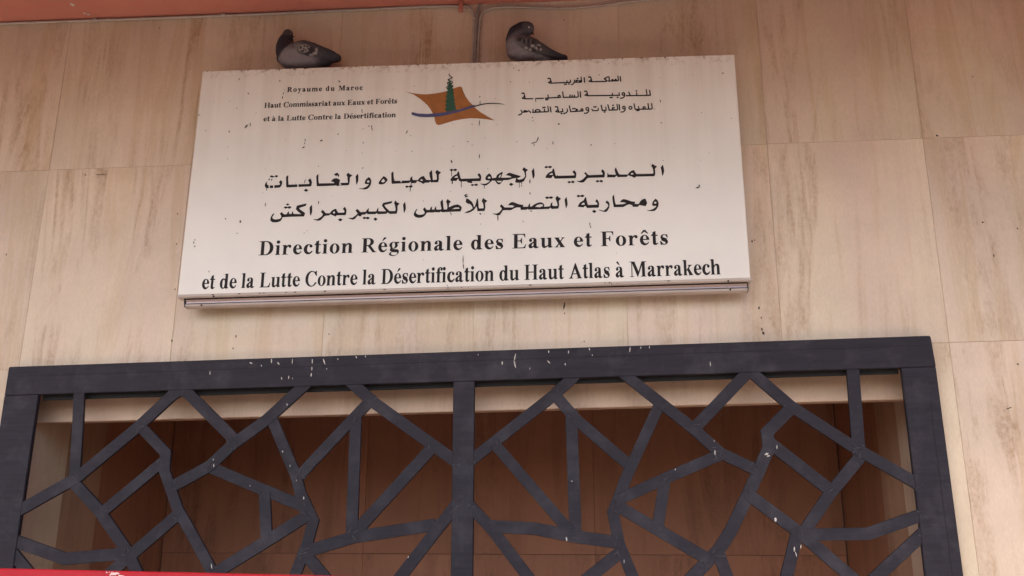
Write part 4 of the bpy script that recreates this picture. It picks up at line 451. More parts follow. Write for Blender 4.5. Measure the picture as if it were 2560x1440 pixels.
 'arabic_small3':[[(2473,35753),(2457,35737),(2455,35715),(2472,35475),(2367,35475),(2365,35479),(2375,35518),(2360,35568),(2322,35599),(2279,35601),(2240,35574),(2234,35565),(2221,35525),(2227,35480),(2082,35482),(2068,35605),(2057,35619),(2041,35623),(2026,35616),(2018,35599),(2027,35486),(1973,35483),(1914,35489),(1871,35752),(1858,35766),(1849,35770),(1834,35767),(1822,35754),(1818,35734),(1864,35446),(1871,35436),(1889,35426),(1904,35430),(1950,35426),(1933,35403),(1932,35389),(1939,35372),(1954,35363),(1987,35361),(2076,35366),(2092,35386),(2093,35402),(2083,35422),(2098,35425),(2574,35414),(2643,35416),(2685,35458),(2691,35470),(2671,35729),(2659,35744),(2642,35746),(2629,35738),(2622,35726),(2638,35488),(2616,35470),(2529,35472),(2506,35729),(2493,35750)],[(1060,35780),(1045,35767),(1042,35746),(1066,35514),(1056,35501),(1043,35498),(924,35500),(879,35547),(879,35557),(891,35559),(938,35549),(959,35552),(971,35569),(968,35591),(953,35605),(860,35622),(843,35609),(818,35548),(823,35527),(846,35499),(729,35501),(678,35757),(667,35772),(658,35777),(636,35774),(625,35759),(624,35743),(676,35471),(682,35452),(691,35444),(707,35440),(1065,35440),(1082,35448),(1116,35488),(1119,35510),(1093,35758),(1082,35777)],[(1156,35756),(1142,35746),(1134,35724),(1151,35472),(1160,35442),(1173,35434),(1187,35433),(1201,35439),(1208,35449),(1211,35473),(1195,35725),(1190,35740),(1180,35752)],[(901,35745),(861,35739),(845,35729),(839,35717),(839,35701),(849,35683),(868,35674),(905,35678),(925,35689),(932,35705),(930,35725),(920,35739)],[(341,35762),(321,35750),(315,35728),(359,35487),(371,35446),(394,35436),(564,35444),(583,35452),(591,35466),(592,35485),(580,35625),(573,35650),(549,35660),(536,35653),(528,35638),(536,35503),(417,35496),(369,35742),(359,35757)],[(-1129,35798),(-1147,35786),(-1153,35762),(-1097,35489),(-1099,35466),(-1086,35446),(-1066,35440),(-1038,35444),(-500,35455),(-482,35458),(-467,35473),(-466,35491),(-477,35510),(-470,35548),(-481,35587),(-517,35622),(-562,35626),(-603,35599),(-621,35549),(-612,35514),(-615,35511),(-773,35508),(-776,35511),(-724,35543),(-718,35555),(-724,35580),(-741,35592),(-893,35659),(-993,35636),(-1007,35617),(-1004,35594),(-994,35584),(-979,35580),(-894,35599),(-819,35565),(-810,35557),(-893,35505),(-1041,35501),(-1098,35778),(-1109,35792)],[(-2128,35824),(-2144,35808),(-2146,35786),(-2112,35562),(-2114,35554),(-2126,35544),(-2246,35546),(-2255,35660),(-2268,35677),(-2286,35681),(-2300,35672),(-2307,35654),(-2301,35560),(-2301,35548),(-2308,35543),(-2464,35545),(-2451,35571),(-2451,35585),(-2472,35623),(-2487,35642),(-2550,35668),(-2634,35672),(-2697,35651),(-2709,35640),(-2736,35592),(-2716,35546),(-2783,35546),(-2786,35551),(-2778,35663),(-2787,35681),(-2807,35690),(-2822,35683),(-2830,35669),(-2838,35547),(-2857,35528),(-2857,35505),(-2841,35489),(-2815,35486),(-2108,35487),(-2062,35525),(-2056,35545),(-2094,35800),(-2100,35815),(-2109,35823)],[(1356,35662),(1314,35631),(1301,35599),(1294,35569),(1305,35526),(1316,35510),(1353,35480),(1406,35480),(1406,35455),(1347,35388),(1224,35373),(1215,35362),(1211,35348),(1224,35324),(1243,35319),(1373,35335),(1453,35428),(1467,35551),(1452,35620),(1411,35658)],[(1652,35642),(1602,35610),(1580,35546),(1601,35484),(1648,35449),(1700,35447),(1751,35480),(1773,35537),(1772,35551),(1755,35603),(1712,35639)],[(-1709,35781),(-1777,35779),(-1792,35769),(-1799,35756),(-1796,35734),(-1780,35718),(-1693,35717),(-1678,35624),(-1679,35613),(-1777,35523),(-1783,35503),(-1773,35485),(-1616,35443),(-1423,35463),(-1404,35474),(-1398,35498),(-1415,35631),(-1422,35648),(-1440,35660),(-1460,35652),(-1469,35633),(-1457,35521),(-1598,35507),(-1634,35708),(-1642,35727),(-1653,35737),(-1654,35762),(-1672,35780)],[(82,35699),(-10,35692),(-26,35668),(-24,35648),(-4,35630),(116,35636),(132,35653),(131,35680),(113,35698)],[(-2011,35784),(-2031,35769),(-2035,35746),(-2007,35502),(-1997,35479),(-1973,35469),(-1954,35479),(-1946,35502),(-1973,35746),(-1976,35762),(-1987,35778)],[(-2262,35777),(-2368,35768),(-2382,35752),(-2383,35725),(-2375,35714),(-2361,35705),(-2240,35713),(-2222,35732),(-2221,35755),(-2240,35776)],[(1370,35604),(1391,35603),(1406,35591),(1411,35572),(1406,35550),(1387,35535),(1371,35536),(1357,35547),(1348,35570),(1355,35592)],[(-318,35678),(-331,35674),(-371,35643),(-390,35579),(-377,35530),(-368,35516),(-323,35482),(-272,35481),(-272,35456),(-330,35398),(-450,35389),(-462,35375),(-466,35363),(-463,35351),(-451,35337),(-438,35333),(-307,35343),(-228,35420),(-221,35432),(-206,35577),(-221,35630),(-266,35673)],[(1664,35585),(1690,35584),(1714,35564),(1719,35546),(1715,35530),(1708,35517),(1689,35504),(1662,35505),(1640,35525),(1635,35543),(1638,35559),(1646,35572)],[(2291,35542),(2306,35542),(2318,35529),(2321,35519),(2318,35503),(2306,35493),(2290,35493),(2277,35505),(2274,35517),(2278,35531)],[(191,35621),(178,35613),(173,35601),(182,35519),(160,35503),(-32,35505),(-69,35573),(-82,35583),(-102,35579),(-113,35565),(-115,35551),(-71,35461),(-55,35450),(174,35446),(224,35478),(237,35498),(223,35603),(209,35619)],[(-310,35618),(-287,35618),(-267,35600),(-261,35575),(-268,35553),(-285,35540),(-309,35540),(-331,35558),(-336,35583),(-329,35603)],[(-1231,35649),(-1246,35643),(-1254,35626),(-1236,35521),(-1285,35451),(-1411,35410),(-1420,35397),(-1422,35383),(-1410,35363),(-1388,35358),(-1256,35399),(-1242,35412),(-1185,35499),(-1182,35521),(-1204,35632),(-1216,35646)],[(-552,35566),(-537,35566),(-526,35555),(-523,35544),(-527,35532),(-538,35522),(-552,35523),(-563,35534),(-562,35558)],[(-3377,35676),(-3390,35668),(-3397,35646),(-3341,35549),(-3342,35543),(-3377,35468),(-3492,35433),(-3502,35426),(-3508,35414),(-3507,35395),(-3500,35385),(-3487,35377),(-3446,35385),(-3339,35421),(-3286,35532),(-3274,35519),(-3247,35515),(-3090,35529),(-2986,35581),(-2986,35548),(-2938,35489),(-2921,35485),(-2908,35490),(-2892,35513),(-2897,35538),(-2918,35565),(-2945,35593),(-2960,35597),(-2973,35593),(-2975,35621),(-2993,35637),(-3012,35634),(-3077,35600),(-3131,35643),(-3235,35633),(-3252,35625),(-3261,35607),(-3257,35592),(-3244,35575),(-3273,35571),(-3286,35559),(-3350,35662),(-3360,35673)],[(-2626,35613),(-2562,35612),(-2517,35593),(-2510,35580),(-2519,35568),(-2560,35554),(-2625,35557),(-2666,35575),(-2675,35587),(-2668,35599)],[(-1669,35555),(-1664,35546),(-1658,35505),(-1706,35518)],[(463,35422),(447,35410),(439,35390),(451,35362),(467,35354),(509,35352),(530,35364),(538,35390),(529,35412),(514,35420)],[(-1509,35432),(-1526,35424),(-1536,35406),(-1535,35386),(-1524,35370),(-1513,35364),(-1465,35362),(-1449,35370),(-1440,35396),(-1452,35422),(-1470,35431)]],
 'logo_orange':[[(-8804,36843),(-8523,36764),(-8159,36692),(-7839,36665),(-7415,36697),(-7076,36750),(-6823,36808),(-6572,36912),(-6361,36984),(-6235,37006),(-6170,36963),(-6103,36763),(-5971,36456),(-5798,36195),(-5585,35956),(-5542,35885),(-5287,35646),(-4971,35427),(-4594,35184),(-4969,35257),(-5387,35320),(-5700,35345),(-6118,35318),(-6536,35245),(-6848,35156),(-7119,35077),(-7244,35059),(-7351,35132),(-7397,35259),(-7434,35466),(-7513,35652),(-7647,35911),(-7824,36160),(-7866,36174),(-7911,36245),(-8151,36464),(-8478,36700)]],
 'logo_green':[[(-6752,37375),(-6686,37302),(-6706,37233),(-6630,37183),(-6671,37103),(-6596,37041),(-6625,36950),(-6550,36877),(-6579,36762),(-6535,36667),(-6565,36599),(-6510,36504),(-6540,36413),(-6474,36318),(-6525,36228),(-6449,36133),(-6490,36043),(-6414,35947),(-6455,35880),(-6369,35796),(-6840,35726),(-6948,35834),(-6877,35945),(-6943,36063),(-6872,36152),(-6938,36270),(-6877,36382),(-6912,36523),(-6851,36636),(-6896,36754),(-6814,36843),(-6868,36915),(-6807,37005),(-6840,37076),(-6789,37144),(-6833,37216),(-6781,37283)]],
 'logo_blue':[[(-8522,35777),(-8232,35684),(-7808,35642),(-7513,35652),(-7176,35672),(-6798,35712),(-6337,35784),(-6024,35873),(-5711,35985),(-5543,36011),(-5521,35930),(-5709,35859),(-6022,35758),(-6335,35669),(-6795,35564),(-7172,35500),(-7445,35478),(-7803,35482),(-8121,35507),(-8356,35575),(-8523,35639)]],
 'logo_black':[[(-6795,37702),(-6803,37699),(-6809,37688),(-6793,37588),(-6665,37489),(-6741,37440),(-6844,37405),(-6853,37397),(-6856,37380),(-6852,37372),(-6796,37315),(-6782,37308),(-6768,37315),(-6763,37329),(-6769,37344),(-6797,37375),(-6719,37403),(-6614,37470),(-6607,37488),(-6614,37501),(-6760,37611),(-6773,37690),(-6784,37701)],[(-6691,37318),(-6701,37305),(-6698,37292),(-6638,37256),(-6626,37214),(-6696,37141),(-6694,37124),(-6680,37117),(-6597,37196),(-6596,37212),(-6606,37265),(-6613,37277),(-6675,37314)],[(-6827,37278),(-6884,37209),(-6890,37193),(-6832,37108),(-6820,37100),(-6807,37109),(-6807,37124),(-6855,37193),(-6810,37254),(-6813,37273)],[(-6653,37083),(-6663,37073),(-6658,37055),(-6595,37026),(-6610,36985),(-6601,36969),(-6587,36968),(-6564,37018),(-6560,37041),(-6570,37051)],[(-6834,37071),(-6915,36986),(-6919,36974),(-6840,36853),(-6831,36845),(-6821,36843),(-6810,36852),(-6809,36866),(-6878,36970),(-6814,37042),(-6812,37053),(-6816,37063)],[(-4730,36069),(-4981,36073),(-5285,36031),(-5567,35953),(-5572,35948),(-5540,35909),(-5251,35982),(-4978,36028),(-4946,36028),(-4625,36026),(-4350,35999),(-4130,35963),(-4128,35966),(-4138,35969),(-4360,36033),(-4642,36066)]]}
def inside(p, c):
    r = False
    for (xa, ya), (xb, yb) in zip(c, c[1:] + c[:1]):
        if (ya > p[1]) != (yb > p[1]) and p[0] < (xb - xa) * (p[1] - ya) / (yb - ya) + xa: r = not r
    return r
def groups(cs):
    """each outline together with the holes in it"""
    outer = [c for c in cs if not any(d is not c and inside(c[0], d) for d in cs)]
    return [[o] + [c for c in cs if c is not o and c not in outer and inside(c[0], o)] for o in outer]
for k in ('arabic_big1', 'arabic_big2'):
    for gset in groups(OUTL[k]): link('letter', outline_mesh(gset, YS - .0006, .0006), M_black, sign)
for k in ('arabic_small1', 'arabic_small2', 'arabic_small3'):
    o = link('small_lettering', outline_mesh(OUTL[k], YS - .0006, .0006), M_black, sign); o['kind'] = 'stuff'
emb = link('emblem', outline_mesh(OUTL['logo_orange'], YS - .0006, .0006), M_orange, sign)
emb['label'] = 'orange curved four-pointed emblem with green tree and blue wave'
for nm, k, mt, yy in (('tree', 'logo_green', M_green, .0016), ('wave', 'logo_blue', M_blue, .0022), ('twig', 'logo_black', M_black, .0028)):
    for gset in groups(OUTL[k]):
        o = bpy.data.objects.new(nm, outline_mesh(gset, YS - yy, .0004)); COL.objects.link(o); o.data.materials.append(mt)
        o.parent = emb; o.matrix_parent_inverse = emb.matrix_parent_inverse.copy(); o.matrix_parent_inverse = Matrix.Identity(4)
CHIPS = [[-1.7084,3.7944,0.0009,-0.0097,0.0041],[-1.5036,3.7736,-0.0012,-0.006,0.0046],[-1.2136,3.7584,0.0082,-0.0088,0.0051],[-1.6582,3.7135,0.006,-0.0051,0.0051],[-1.4803,3.7077,-0.0025,-0.0106,0.0036],[-1.4844,3.6875,0.0009,-0.012,0.0046],[-1.7067,3.6351,0.0006,-0.0006,0.0062],[-1.898,3.6078,0.0124,-0.0005,0.0036],[-1.0926,3.603,0.0043,-0.0213,0.0031],[-1.6563,3.5295,0.0097,0.016,0.0062],[-1.6335,3.5544,0.0024,-0.0154,0.0041],[-1.8504,3.5241,0.0014,-0.0024,0.0046],[-1.734,3.5175,0.0018,-0.0071,0.0051],[-1.3572,3.4588,-0.0005,-0.0081,0.0041],[-1.3582,3.4415,-0.0016,-0.008,0.0036],[-1.3678,3.4154,0.0107,0.003,0.0051],[-1.283,3.4466,0.0085,0.0031,0.0067],[-1.2009,3.4784,0.0012,-0.0012,0.0067],[-1.0398,3.5162,-0.0016,-0.0115,0.0041],[-1.0402,3.5018,0.0048,-0.0106,0.0036],[-0.8753,3.4678,0.008,0.0157,0.0041],[-0.8536,3.4566,0.0016,-0.0012,0.0046],[-1.0771,3.4302,0.0001,-0.0029,0.0051],[-1.0798,3.3772,0.0006,-0.0006,0.0041],[-1.0816,3.5006,0.0011,-0.0012,0.0041],[-1.7336,3.4346,0.0006,-0.0006,0.0046],[-0.92,3.3823,0.0006,-0.0006,0.0036],[-1.2843,3.3197,0.0007,-0.0023,0.0041],[-1.0754,3.2994,0.004,0.0044,0.0041],[-0.6586,3.3242,0.0028,-0.0091,0.0062],[-0.6588,3.1715,0.0005,-0.0006,0.0041],[-1.5251,3.1437,0.0003,-0.0167,0.0041],[-1.2732,3.1442,0.0009,-0.0144,0.0041],[-1.3952,3.6953,0.0022,-0.0001,0.0036],[-1.4776,3.7231,0.0006,-0.0012,0.0036],[-1.3501,3.641,0.0017,-0.0001,0.0031],[-0.8428,3.3764,0.0005,-0.0006,0.0031],[-1.7454,3.6738,0.0007,-0.0012,0.0031],[-1.0569,3.514,0.0044,-0.0025,0.0031],[-0.9942,3.5328,0.0011,-0.0,0.0031],[-0.3485,3.7709,0.0033,-0.0002,0.0058],[-0.3731,3.7854,0.0007,-0.0045,0.0039],[0.5902,3.7101,0.0063,-0.0017,0.0058],[0.3084,3.7008,0.0006,-0.0008,0.0039],[-0.3868,3.7139,0.0007,-0.0044,0.0039],[-0.5302,3.644,0.0001,-0.0044,0.0058],[-0.5286,3.6221,0.0003,-0.0218,0.0026],[-0.5306,3.5211,0.0004,-0.0272,0.0039],[-0.5646,3.5046,0.0001,-0.0043,0.0032],[0.3027,3.5891,0.0033,-0.0144,0.0039],[-0.164,3.484,0.0039,0.0041,0.0064],[0.3025,3.4725,0.0038,-0.0009,0.0051],[-0.2557,3.4242,-0.0091,-0.0236,0.0045],[-0.2655,3.4,-0.0233,-0.0061,0.0039],[-0.2765,3.3864,0.0013,-0.0022,0.0045],[-0.1893,3.4004,-0.0001,-0.0154,0.0032],[-0.216,3.3664,0.0006,-0.0007,0.0039],[-0.0165,3.3759,0.0013,-0.0007,0.0064],[0.0913,3.3786,0.0006,-0.0007,0.0039],[-0.5862,3.4165,0.0053,-0.0023,0.0045],[-0.5636,3.3979,0.0013,-0.0015,0.0032],[-0.5282,3.35,0.0003,-0.021,0.0032],[-0.6578,3.3241,0.0029,-0.0127,0.0051],[0.4865,3.5158,0.0006,-0.0007,0.0045],[0.3045,3.2874,0.0006,-0.0007,0.0045],[-0.4883,3.278,0.0007,-0.0007,0.0039],[0.4442,3.1495,0.015,0.0035,0.0058],[0.4578,3.1631,0.0014,-0.0081,0.0051],[0.4725,3.281,0.0006,-0.0,0.0032],[-0.2963,3.1535,0.0025,-0.0096,0.0039],[-0.2955,3.215,-0.0,-0.0165,0.0051],[-0.3333,3.191,0.0,-0.0068,0.0039],[-0.8443,3.3772,0.0007,-0.0007,0.0045],[-0.2846,3.5247,0.0026,-0.0001,0.0051],[-0.2821,3.5082,0.0013,-0.0015,0.0045],[0.0277,3.7304,-0.0001,-0.0044,0.0032],[-0.8442,3.7122,0.0008,-0.0023,0.0032],[-0.4481,3.4961,0.0007,-0.0007,0.0032],[-0.6559,3.5085,0.0007,-0.0007,0.0039],[-0.6501,3.3943,0.0007,-0.0007,0.0026],[-0.5031,3.4308,0.0007,-0.0007,0.0026],[-0.3562,3.4071,0.0013,-0.0043,0.0026],[0.6177,3.482,0.0005,-0.0021,0.0026],[-0.1703,3.2331,-0.0,-0.0041,0.0032],[-1.712,3.0744,0.0038,-0.0057,0.0047],[-1.6386,3.0598,0.0008,-0.009,0.0073],[-1.6495,2.9982,0.0022,-0.0006,0.0047],[-1.848,2.9756,0.0007,-0.0067,0.0036],[-1.8523,2.9641,0.001,-0.01,0.0036],[-1.8485,2.9379,0.0061,0.0043,0.0042],[-1.7656,2.8203,0.0012,-0.0066,0.0031],[-1.318,3.0011,0.0016,-0.0006,0.0031],[-1.3319,2.9916,0.0016,-0.0,0.0026],[-0.7747,2.8471,0.0005,-0.0005,0.0031],[-0.6639,2.725,0.0015,-0.0,0.0047],[-0.0292,3.0006,0.0014,-0.0154,0.0029],[-0.0268,2.9828,0.0021,-0.0048,0.0051],[-0.5182,3.0084,0.0006,-0.0006,0.004],[-0.595,2.8617,0.0007,-0.0351,0.0029],[-0.5943,2.8249,0.0039,-0.0263,0.0023],[-0.5206,3.0594,0.0012,-0.0012,0.0051],[-0.3264,3.0174,0.0,-0.0048,0.0017],[-0.4411,3.0479,0.0002,-0.0215,0.0034],[0.0305,2.7202,0.0016,-0.0006,0.0051],[0.0596,2.715,0.0022,-0.0001,0.0051],[0.0845,2.7161,0.0011,-0.0,0.004],[-0.662,2.7137,0.0045,-0.0001,0.0051],[-0.6017,2.714,0.0045,-0.0001,0.0034],[-0.5699,2.7144,0.0017,-0.0,0.0034]]
parts = [blob(x, z, dx, dz, max(wd, .0035), YS - .0034) for x, z, dx, dz, wd in CHIPS]
for i in range(55):                                       # finer specks, denser towards the top edge
    u = random.random(); x = -1.87 + 2.5 * random.random(); z = 3.82 - .0155 * (x + 1.9) - (random.random() ** 1.7) * 1.05
    parts.append(blob(x, z, 0, -random.uniform(0, .004), random.uniform(.0014, .003), YS - .0034))
nib = []
for i in range(26):                                       # rusty nibbles along the top edge
    x = -1.88 + 2.5 * random.random(); z = 3.8445 - .01557 * (x + 1.8983)
    nib.append(blob(x, z - .004, random.uniform(-.006, .006), -random.uniform(0, .006), random.uniform(.003, .007), YS - .0034))
o = link('rusty_edge', joinm(nib), M_nibble, sign); o['kind'] = 'stuff'
o = link('enamel_chips', joinm(parts), M_rust, sign); o['kind'] = 'stuff'
# chips along the lower lip
parts = []
for x in (-1.62, -1.74, -1.52, -1.50, -1.40, -1.36, -1.22, -.95, -.30, .05, .30):
    zb = BLc[1] + (BRc[1] - BLc[1]) * (x - BLc[0]) / (BRc[0] - BLc[0])
    parts.append(blob(x, zb - .003, random.uniform(.002, .012), 0, random.uniform(.004, .007), YS - .0016))
o = link('lip_chips', joinm(parts), M_rust, sign); o['kind'] = 'stuff'

# ------------------------------------------------------------------ cables
YC = 3.990
main = [(-9.0, YC, SOF(-9) - .01)] + [(x, YC + .002 * math.sin(x * 3), SOF(x) - .0125 - .003 * math.sin(x * 2.1)) for x in (-7, -5, -3.6, -3.1, -2.7, -2.3, -2.0, -1.7, -1.27, -1.0, -.80)] + [(-.68, YC, 4.213), (-.62, YC, 4.208), (-.594, YC, 4.185), (-.583, YC, 4.150), (-.582, YC, 4.06), (-.586, YC, 3.95), (-.588, YC, 3.84)]
tag(link('wall_cable', tube(smoothpath(main, 6), .0065), M_cable), 'thin beige cable running left along the red soffit from the sign', 'cable')
c2 = [(-.563, YC, 3.84), (-.560, YC, 3.95), (-.556, YC, 4.08), (-.548, YC, 4.150), (-.520, YC, 4.183), (-.45, YC, 4.194), (-.35, YC, 4.188), (-.155, YC, 4.171), (.02, YC, 4.174), (.16, YC, 4.186), (.45, YC, 4.20), (.8, YC, SOF(.8) - .008), (2.5, YC, SOF(2.5) - .008), (7.9, YC, SOF(7.9) - .008)]
tag(link('wall_cable', tube(smoothpath(c2, 6), .006), M_cable), 'thin beige cable sagging along the wall top, right of the red peg', 'cable')
c3 = [(-.574, YC - .004, 3.84), (-.573, YC - .004, 3.95), (-.570, YC - .004, 4.08), (-.566, YC - .004, 4.16), (-.555, YC - .002, 4.215)]
tag(link('wall_cable', tube(smoothpath(c3, 6), .0075), plain('grey_sheath', (.27, .23, .20), .6)), 'thicker grey cable dropping behind the sign between two thinner ones', 'cable')
for i, (x, z) in enumerate(((-2.57, SOF(-2.57) - .012), (-1.88, SOF(-1.88) - .012), (-.578, 4.135))):
    me = box(x - .012, YC - .009, z - .008, x + .012, 4.0, z + .008, .003)
    lab = ('small clip holding the cable, farthest left under the soffit', 'small clip holding the cable above the top left corner of the sign', 'small clip bundling the cables above the middle of the sign')[i]
    tag(link('cable_clip', me, M_cable), lab, 'clip', 'clips holding the cables')
# red peg hanging at the top of the wall
px = -.645
peg = tube([(px, 3.965, SOF(px) + .02), (px, 3.965, 4.19), (px, 3.965, 4.172), (px, 3.966, 4.166)], .013, 12)
tag(link('wall_peg', peg, M_red), 'short terracotta red peg hanging from the soffit above the cables', 'peg')

# ------------------------------------------------------------------ pigeons
PIG = [[[-1.5065,4.0632,0.0239,1],[-1.5094,4.0442,0.0267,1],[-1.5134,4.0211,0.0352,1],[-1.5152,3.9933,0.0451,0.95],[-1.5043,3.9603,0.0535,0.95],[-1.4734,3.9426,0.0656,0.9],[-1.4374,3.9408,0.0697,0.86],[-1.3951,3.9386,0.0601,0.86],[-1.3526,3.9318,0.048,0.9],[-1.3103,3.9262,0.0368,1.0],[-1.268,3.9206,0.0262,1.15],[-1.2449,3.9183,0.0178,1.5]],[[-0.3115,4.0289,0.032,1],[-0.3348,4.0234,0.0374,1],[-0.3611,3.9997,0.0435,1],[-0.3711,3.9685,0.0461,1],[-0.3629,3.9341,0.0534,0.95],[-0.3347,3.9214,0.0573,0.9],[-0.3085,3.9268,0.0532,0.9],[-0.2824,3.9209,0.0451,0.9],[-0.2504,3.9057,0.038,0.95],[-0.2105,3.8857,0.0279,1.1],[-0.1707,3.8703,0.0199,1.3],[-0.133,3.8583,0.0119,1.8]]]
def sphere_union(balls, voxel, smooth_it):
    bm = bmesh.new()
    for (x, y, z, rx, ry, rz) in balls:
        r = bmesh.ops.create_icosphere(bm, subdivisions=2, radius=1)
        for v in r['verts']: v.co = Vector((x + v.co.x * rx, y + v.co.y * ry, z + v.co.z * rz))
    me = bpy.data.meshes.new('u'); bm.to_mesh(me); bm.free()
    ob = bpy.data.objects.new('u', me); COL.objects.link(ob)
    md = ob.modifiers.new('r', 'REMESH'); md.mode = 'VOXEL'; md.voxel_size = voxel; md.use_smooth_shade = True
    ms = ob.modifiers.new('s', 'SMOOTH'); ms.factor = .5; ms.iterations = smooth_it
    dg = bpy.context.evaluated_depsgraph_get(); dg.update()
    out = bpy.data.meshes.new_from_object(ob.evaluated_get(dg)); bpy.data.objects.remove(ob); bpy.data.meshes.remove(me)
    return out
def chain(nodes, y, per=5, yoff=None):
    out = []
    for i in range(len(nodes) - 1):
        for k in range(per):
            t = k / per; a, b = nodes[i], nodes[i + 1]
            x, z, r, s = (a[j] * (1 - t) + b[j] * t for j in range(4))
            out.append((x, y, z, r, r * s, r))
    x, z, r, s = nodes[-1]; out.append((x, y, z, r, r * s, r)); return out
def feather_mat():
    m = Mat('pigeon_plumage', .75, .25); a = m.n('Attribute', attribute_name='plumage')
    v = m.coords((1, 1, 1)); n1 = m.noise(v, 170, 4, .7)
    m.col(m.mix(1.0, a.outputs['Color'], m.ramp(n1, [(.25, g(.75)), (.75, g(1.22))]), 'MULTIPLY'))
    m.bump(m.noise(v, 220, 4, .7), .25, .002); return m.m
M_feather = feather_mat()
def smst(a, b, x): t = min(max((x - a) / (b - a), 0), 1); return t * t * (3 - 2 * t)
def lerp(a, b, t): return tuple(p * (1 - t) + q * t for p, q in zip(a, b))
def paint(me, fn):
    at = me.color_attributes.new('plumage', 'FLOAT_COLOR', 'POINT')
    for i, v in enumerate(me.vertices): at.data[i].color = (*fn(v.co), 1)
NECK = (.030, .028, .040); BELLY = (.20, .175, .185); WINGD = (.062, .054, .058); TAIL = (.045, .042, .052); PALE = (.28, .25, .235)
YP = 3.93
def pigeon(idx, label, eye, beak, spots, bars_, headc):
    nodes = PIG[idx]; z0 = 3.845 - .01557 * (nodes[6][0] + 1.8983)
    root = empty('pigeon', (nodes[6][0], YP, z0)); tag(root, label, 'pigeon', 'pigeons resting on the sign')
    balls = chain([[x, z, r * (1.10 if j < 3 else 1.03), q] for j, (x, z, r, q) in enumerate(nodes)], YP)
    for x, z, r, s in nodes[4:10]: balls.append((x, YP, max(z0 + r * .62, z - .035), r * .92, r * s * .9, r * .62))
    # fanned tail, flat and wide
    tx, tz, tr, ts = nodes[-1]; qx, qz, qr, qs = nodes[-3]
    for k in range(9):
        t = k / 8; balls.append((qx + (tx - qx) * t, YP, qz + (tz - qz) * t, .016, .026 + .006 * t, max(.012, qr * (1 - t) * 1.05)))
    body = sphere_union(balls, .0034, 6)
    hx, hz = nodes[0][0], nodes[0][1]; n3 = nodes[3]; bx = nodes[5]
    xt = nodes[-1][0]
    def colour(p):
        # distance along the chain from head to tail
        best = min(range(len(nodes)), key=lambda j: (p.x - nodes[j][0]) ** 2 + (p.z - nodes[j][1]) ** 2)
        f = (p.x - nodes[4][0]) / (xt - nodes[4][0])
        nk = smst(headc[0], headc[1], (p.z - n3[1]) - headc[2] * (p.x - n3[0]))
        c = lerp(BELLY, NECK, nk)
        c = lerp(c, (.075, .068, .078), smst(.0, .06, p.z - nodes[6][1] - .012) * (1 - nk))
        c = lerp(c, TAIL, smst(.52, .74, f))
        hd = (p.x - hx) ** 2 + (p.z - hz) ** 2
        c = lerp(c, (.075, .070, .072), (1 - smst(.016 ** 2, .03 ** 2, hd)) * .8)
        return c
    paint(body, colour)
    link('body', body, M_feather, root)
    # folded wings: overlapping tapering shells on both flanks
    wn = bars_
    for s in (-1, 1):
        wb = []
        for i in range(len(wn) - 1):
            for k in range(6):
                t = k / 6; a, b = wn[i], wn[i + 1]
                x, z, rz, yy = (a[j] * (1 - t) + b[j] * t for j in range(4))
                wb.append((x, YP + s * yy, z, rz * .9, .011, rz))
        wing = sphere_union(wb, .0022, 5)
        def wc(p):
            c = WINGD
            f = (p.x - wn[0][0]) / (wn[-1][0] - wn[0][0])
            c = lerp(lerp((.12, .105, .108), WINGD, smst(0, .3, f)), TAIL, smst(.6, .85, f))
            for (x, z, rx, rz, pw, cc) in spots:
                d = ((p.x - x) / rx) ** 2 + ((p.z - z) / rz) ** 2
                c = lerp(c, cc, (1 - smst(.55, 1.3, d)) * pw)
            return c
        paint(wing, wc); link('wing', wing, M_feather, root)
    (ex, ez), (ax, az, dx, dz) = eye, beak
    bm = bmesh.new(); bmesh.ops.create_uvsphere(bm, u_segments=12, v_segments=8, radius=.0034); me = bpy.data.meshes.new('e'); bm.to_mesh(me); bm.free()
    me.polygons.foreach_set('use_smooth', [True] * len(me.polygons))
    me.transform(Matrix.Translation((ex - .011, YP - eye_y(nodes, ex - .011, ez + .002) * 1.06, ez + .003))); eo = link('eye', me, plain('pigeon_eye', (.16, .06, .02), .2), root)
    bm = bmesh.new(); bmesh.ops.create_uvsphere(bm, u_segments=10, v_segments=6, radius=.0045); me = bpy.data.meshes.new('c'); bm.to_mesh(me); bm.free()
    me.transform(Matrix.Translation((ex, YP - eye_y(nodes, ex, ez) * 1.1, ez)))
    link('cere', me, plain('pigeon_cere', (.55, .50, .48), .6), root)
    d = Vector((dx, -.2 * abs(dx), dz)); L = d.length; me = bpy.data.meshes.new('b')
    bm = bmesh.new(); bmesh.ops.create_cone(bm, segments=8, radius1=.0055, radius2=.0008, depth=L, cap_ends=True)
    bm.to_mesh(me); bm.free(); me.transform(Matrix.Translation((ax + d.x / 2, YP - eye_y(nodes, ax, az) * .45, az + d.z / 2)) @ d.to_track_quat('Z', 'Y').to_matrix().to_4x4())
    link('beak', me, plain('pigeon_beak', (.05, .04, .045), .5), root)
    # tucked pink feet on the edge of the sign
    for s in (-1, 1):
        fv = []
        for tdx, tdy in ((.022, -.004), (.019, .009), (.016, -.014), (-.012, 0)):
            fv.append(tube([(nodes[5][0] + .01, YP + s * .022, z0 + .012), (nodes[5][0] + .01 - tdx * .5, YP + s * .022 + tdy * .5, z0 + .006), (nodes[5][0] + .01 - tdx, YP + s * .022 + tdy, z0 + .004)], .0026, 6))
        bmj = bmesh.new()
        for q in fv: bmj.from_mesh(q)
        me = bpy.data.meshes.new('foot'); bmj.to_mesh(me); bmj.free()
        for q in fv: bpy.data.meshes.remove(q)
        link('foot', me, plain('pigeon_foot', (.36, .10, .09), .6), root)
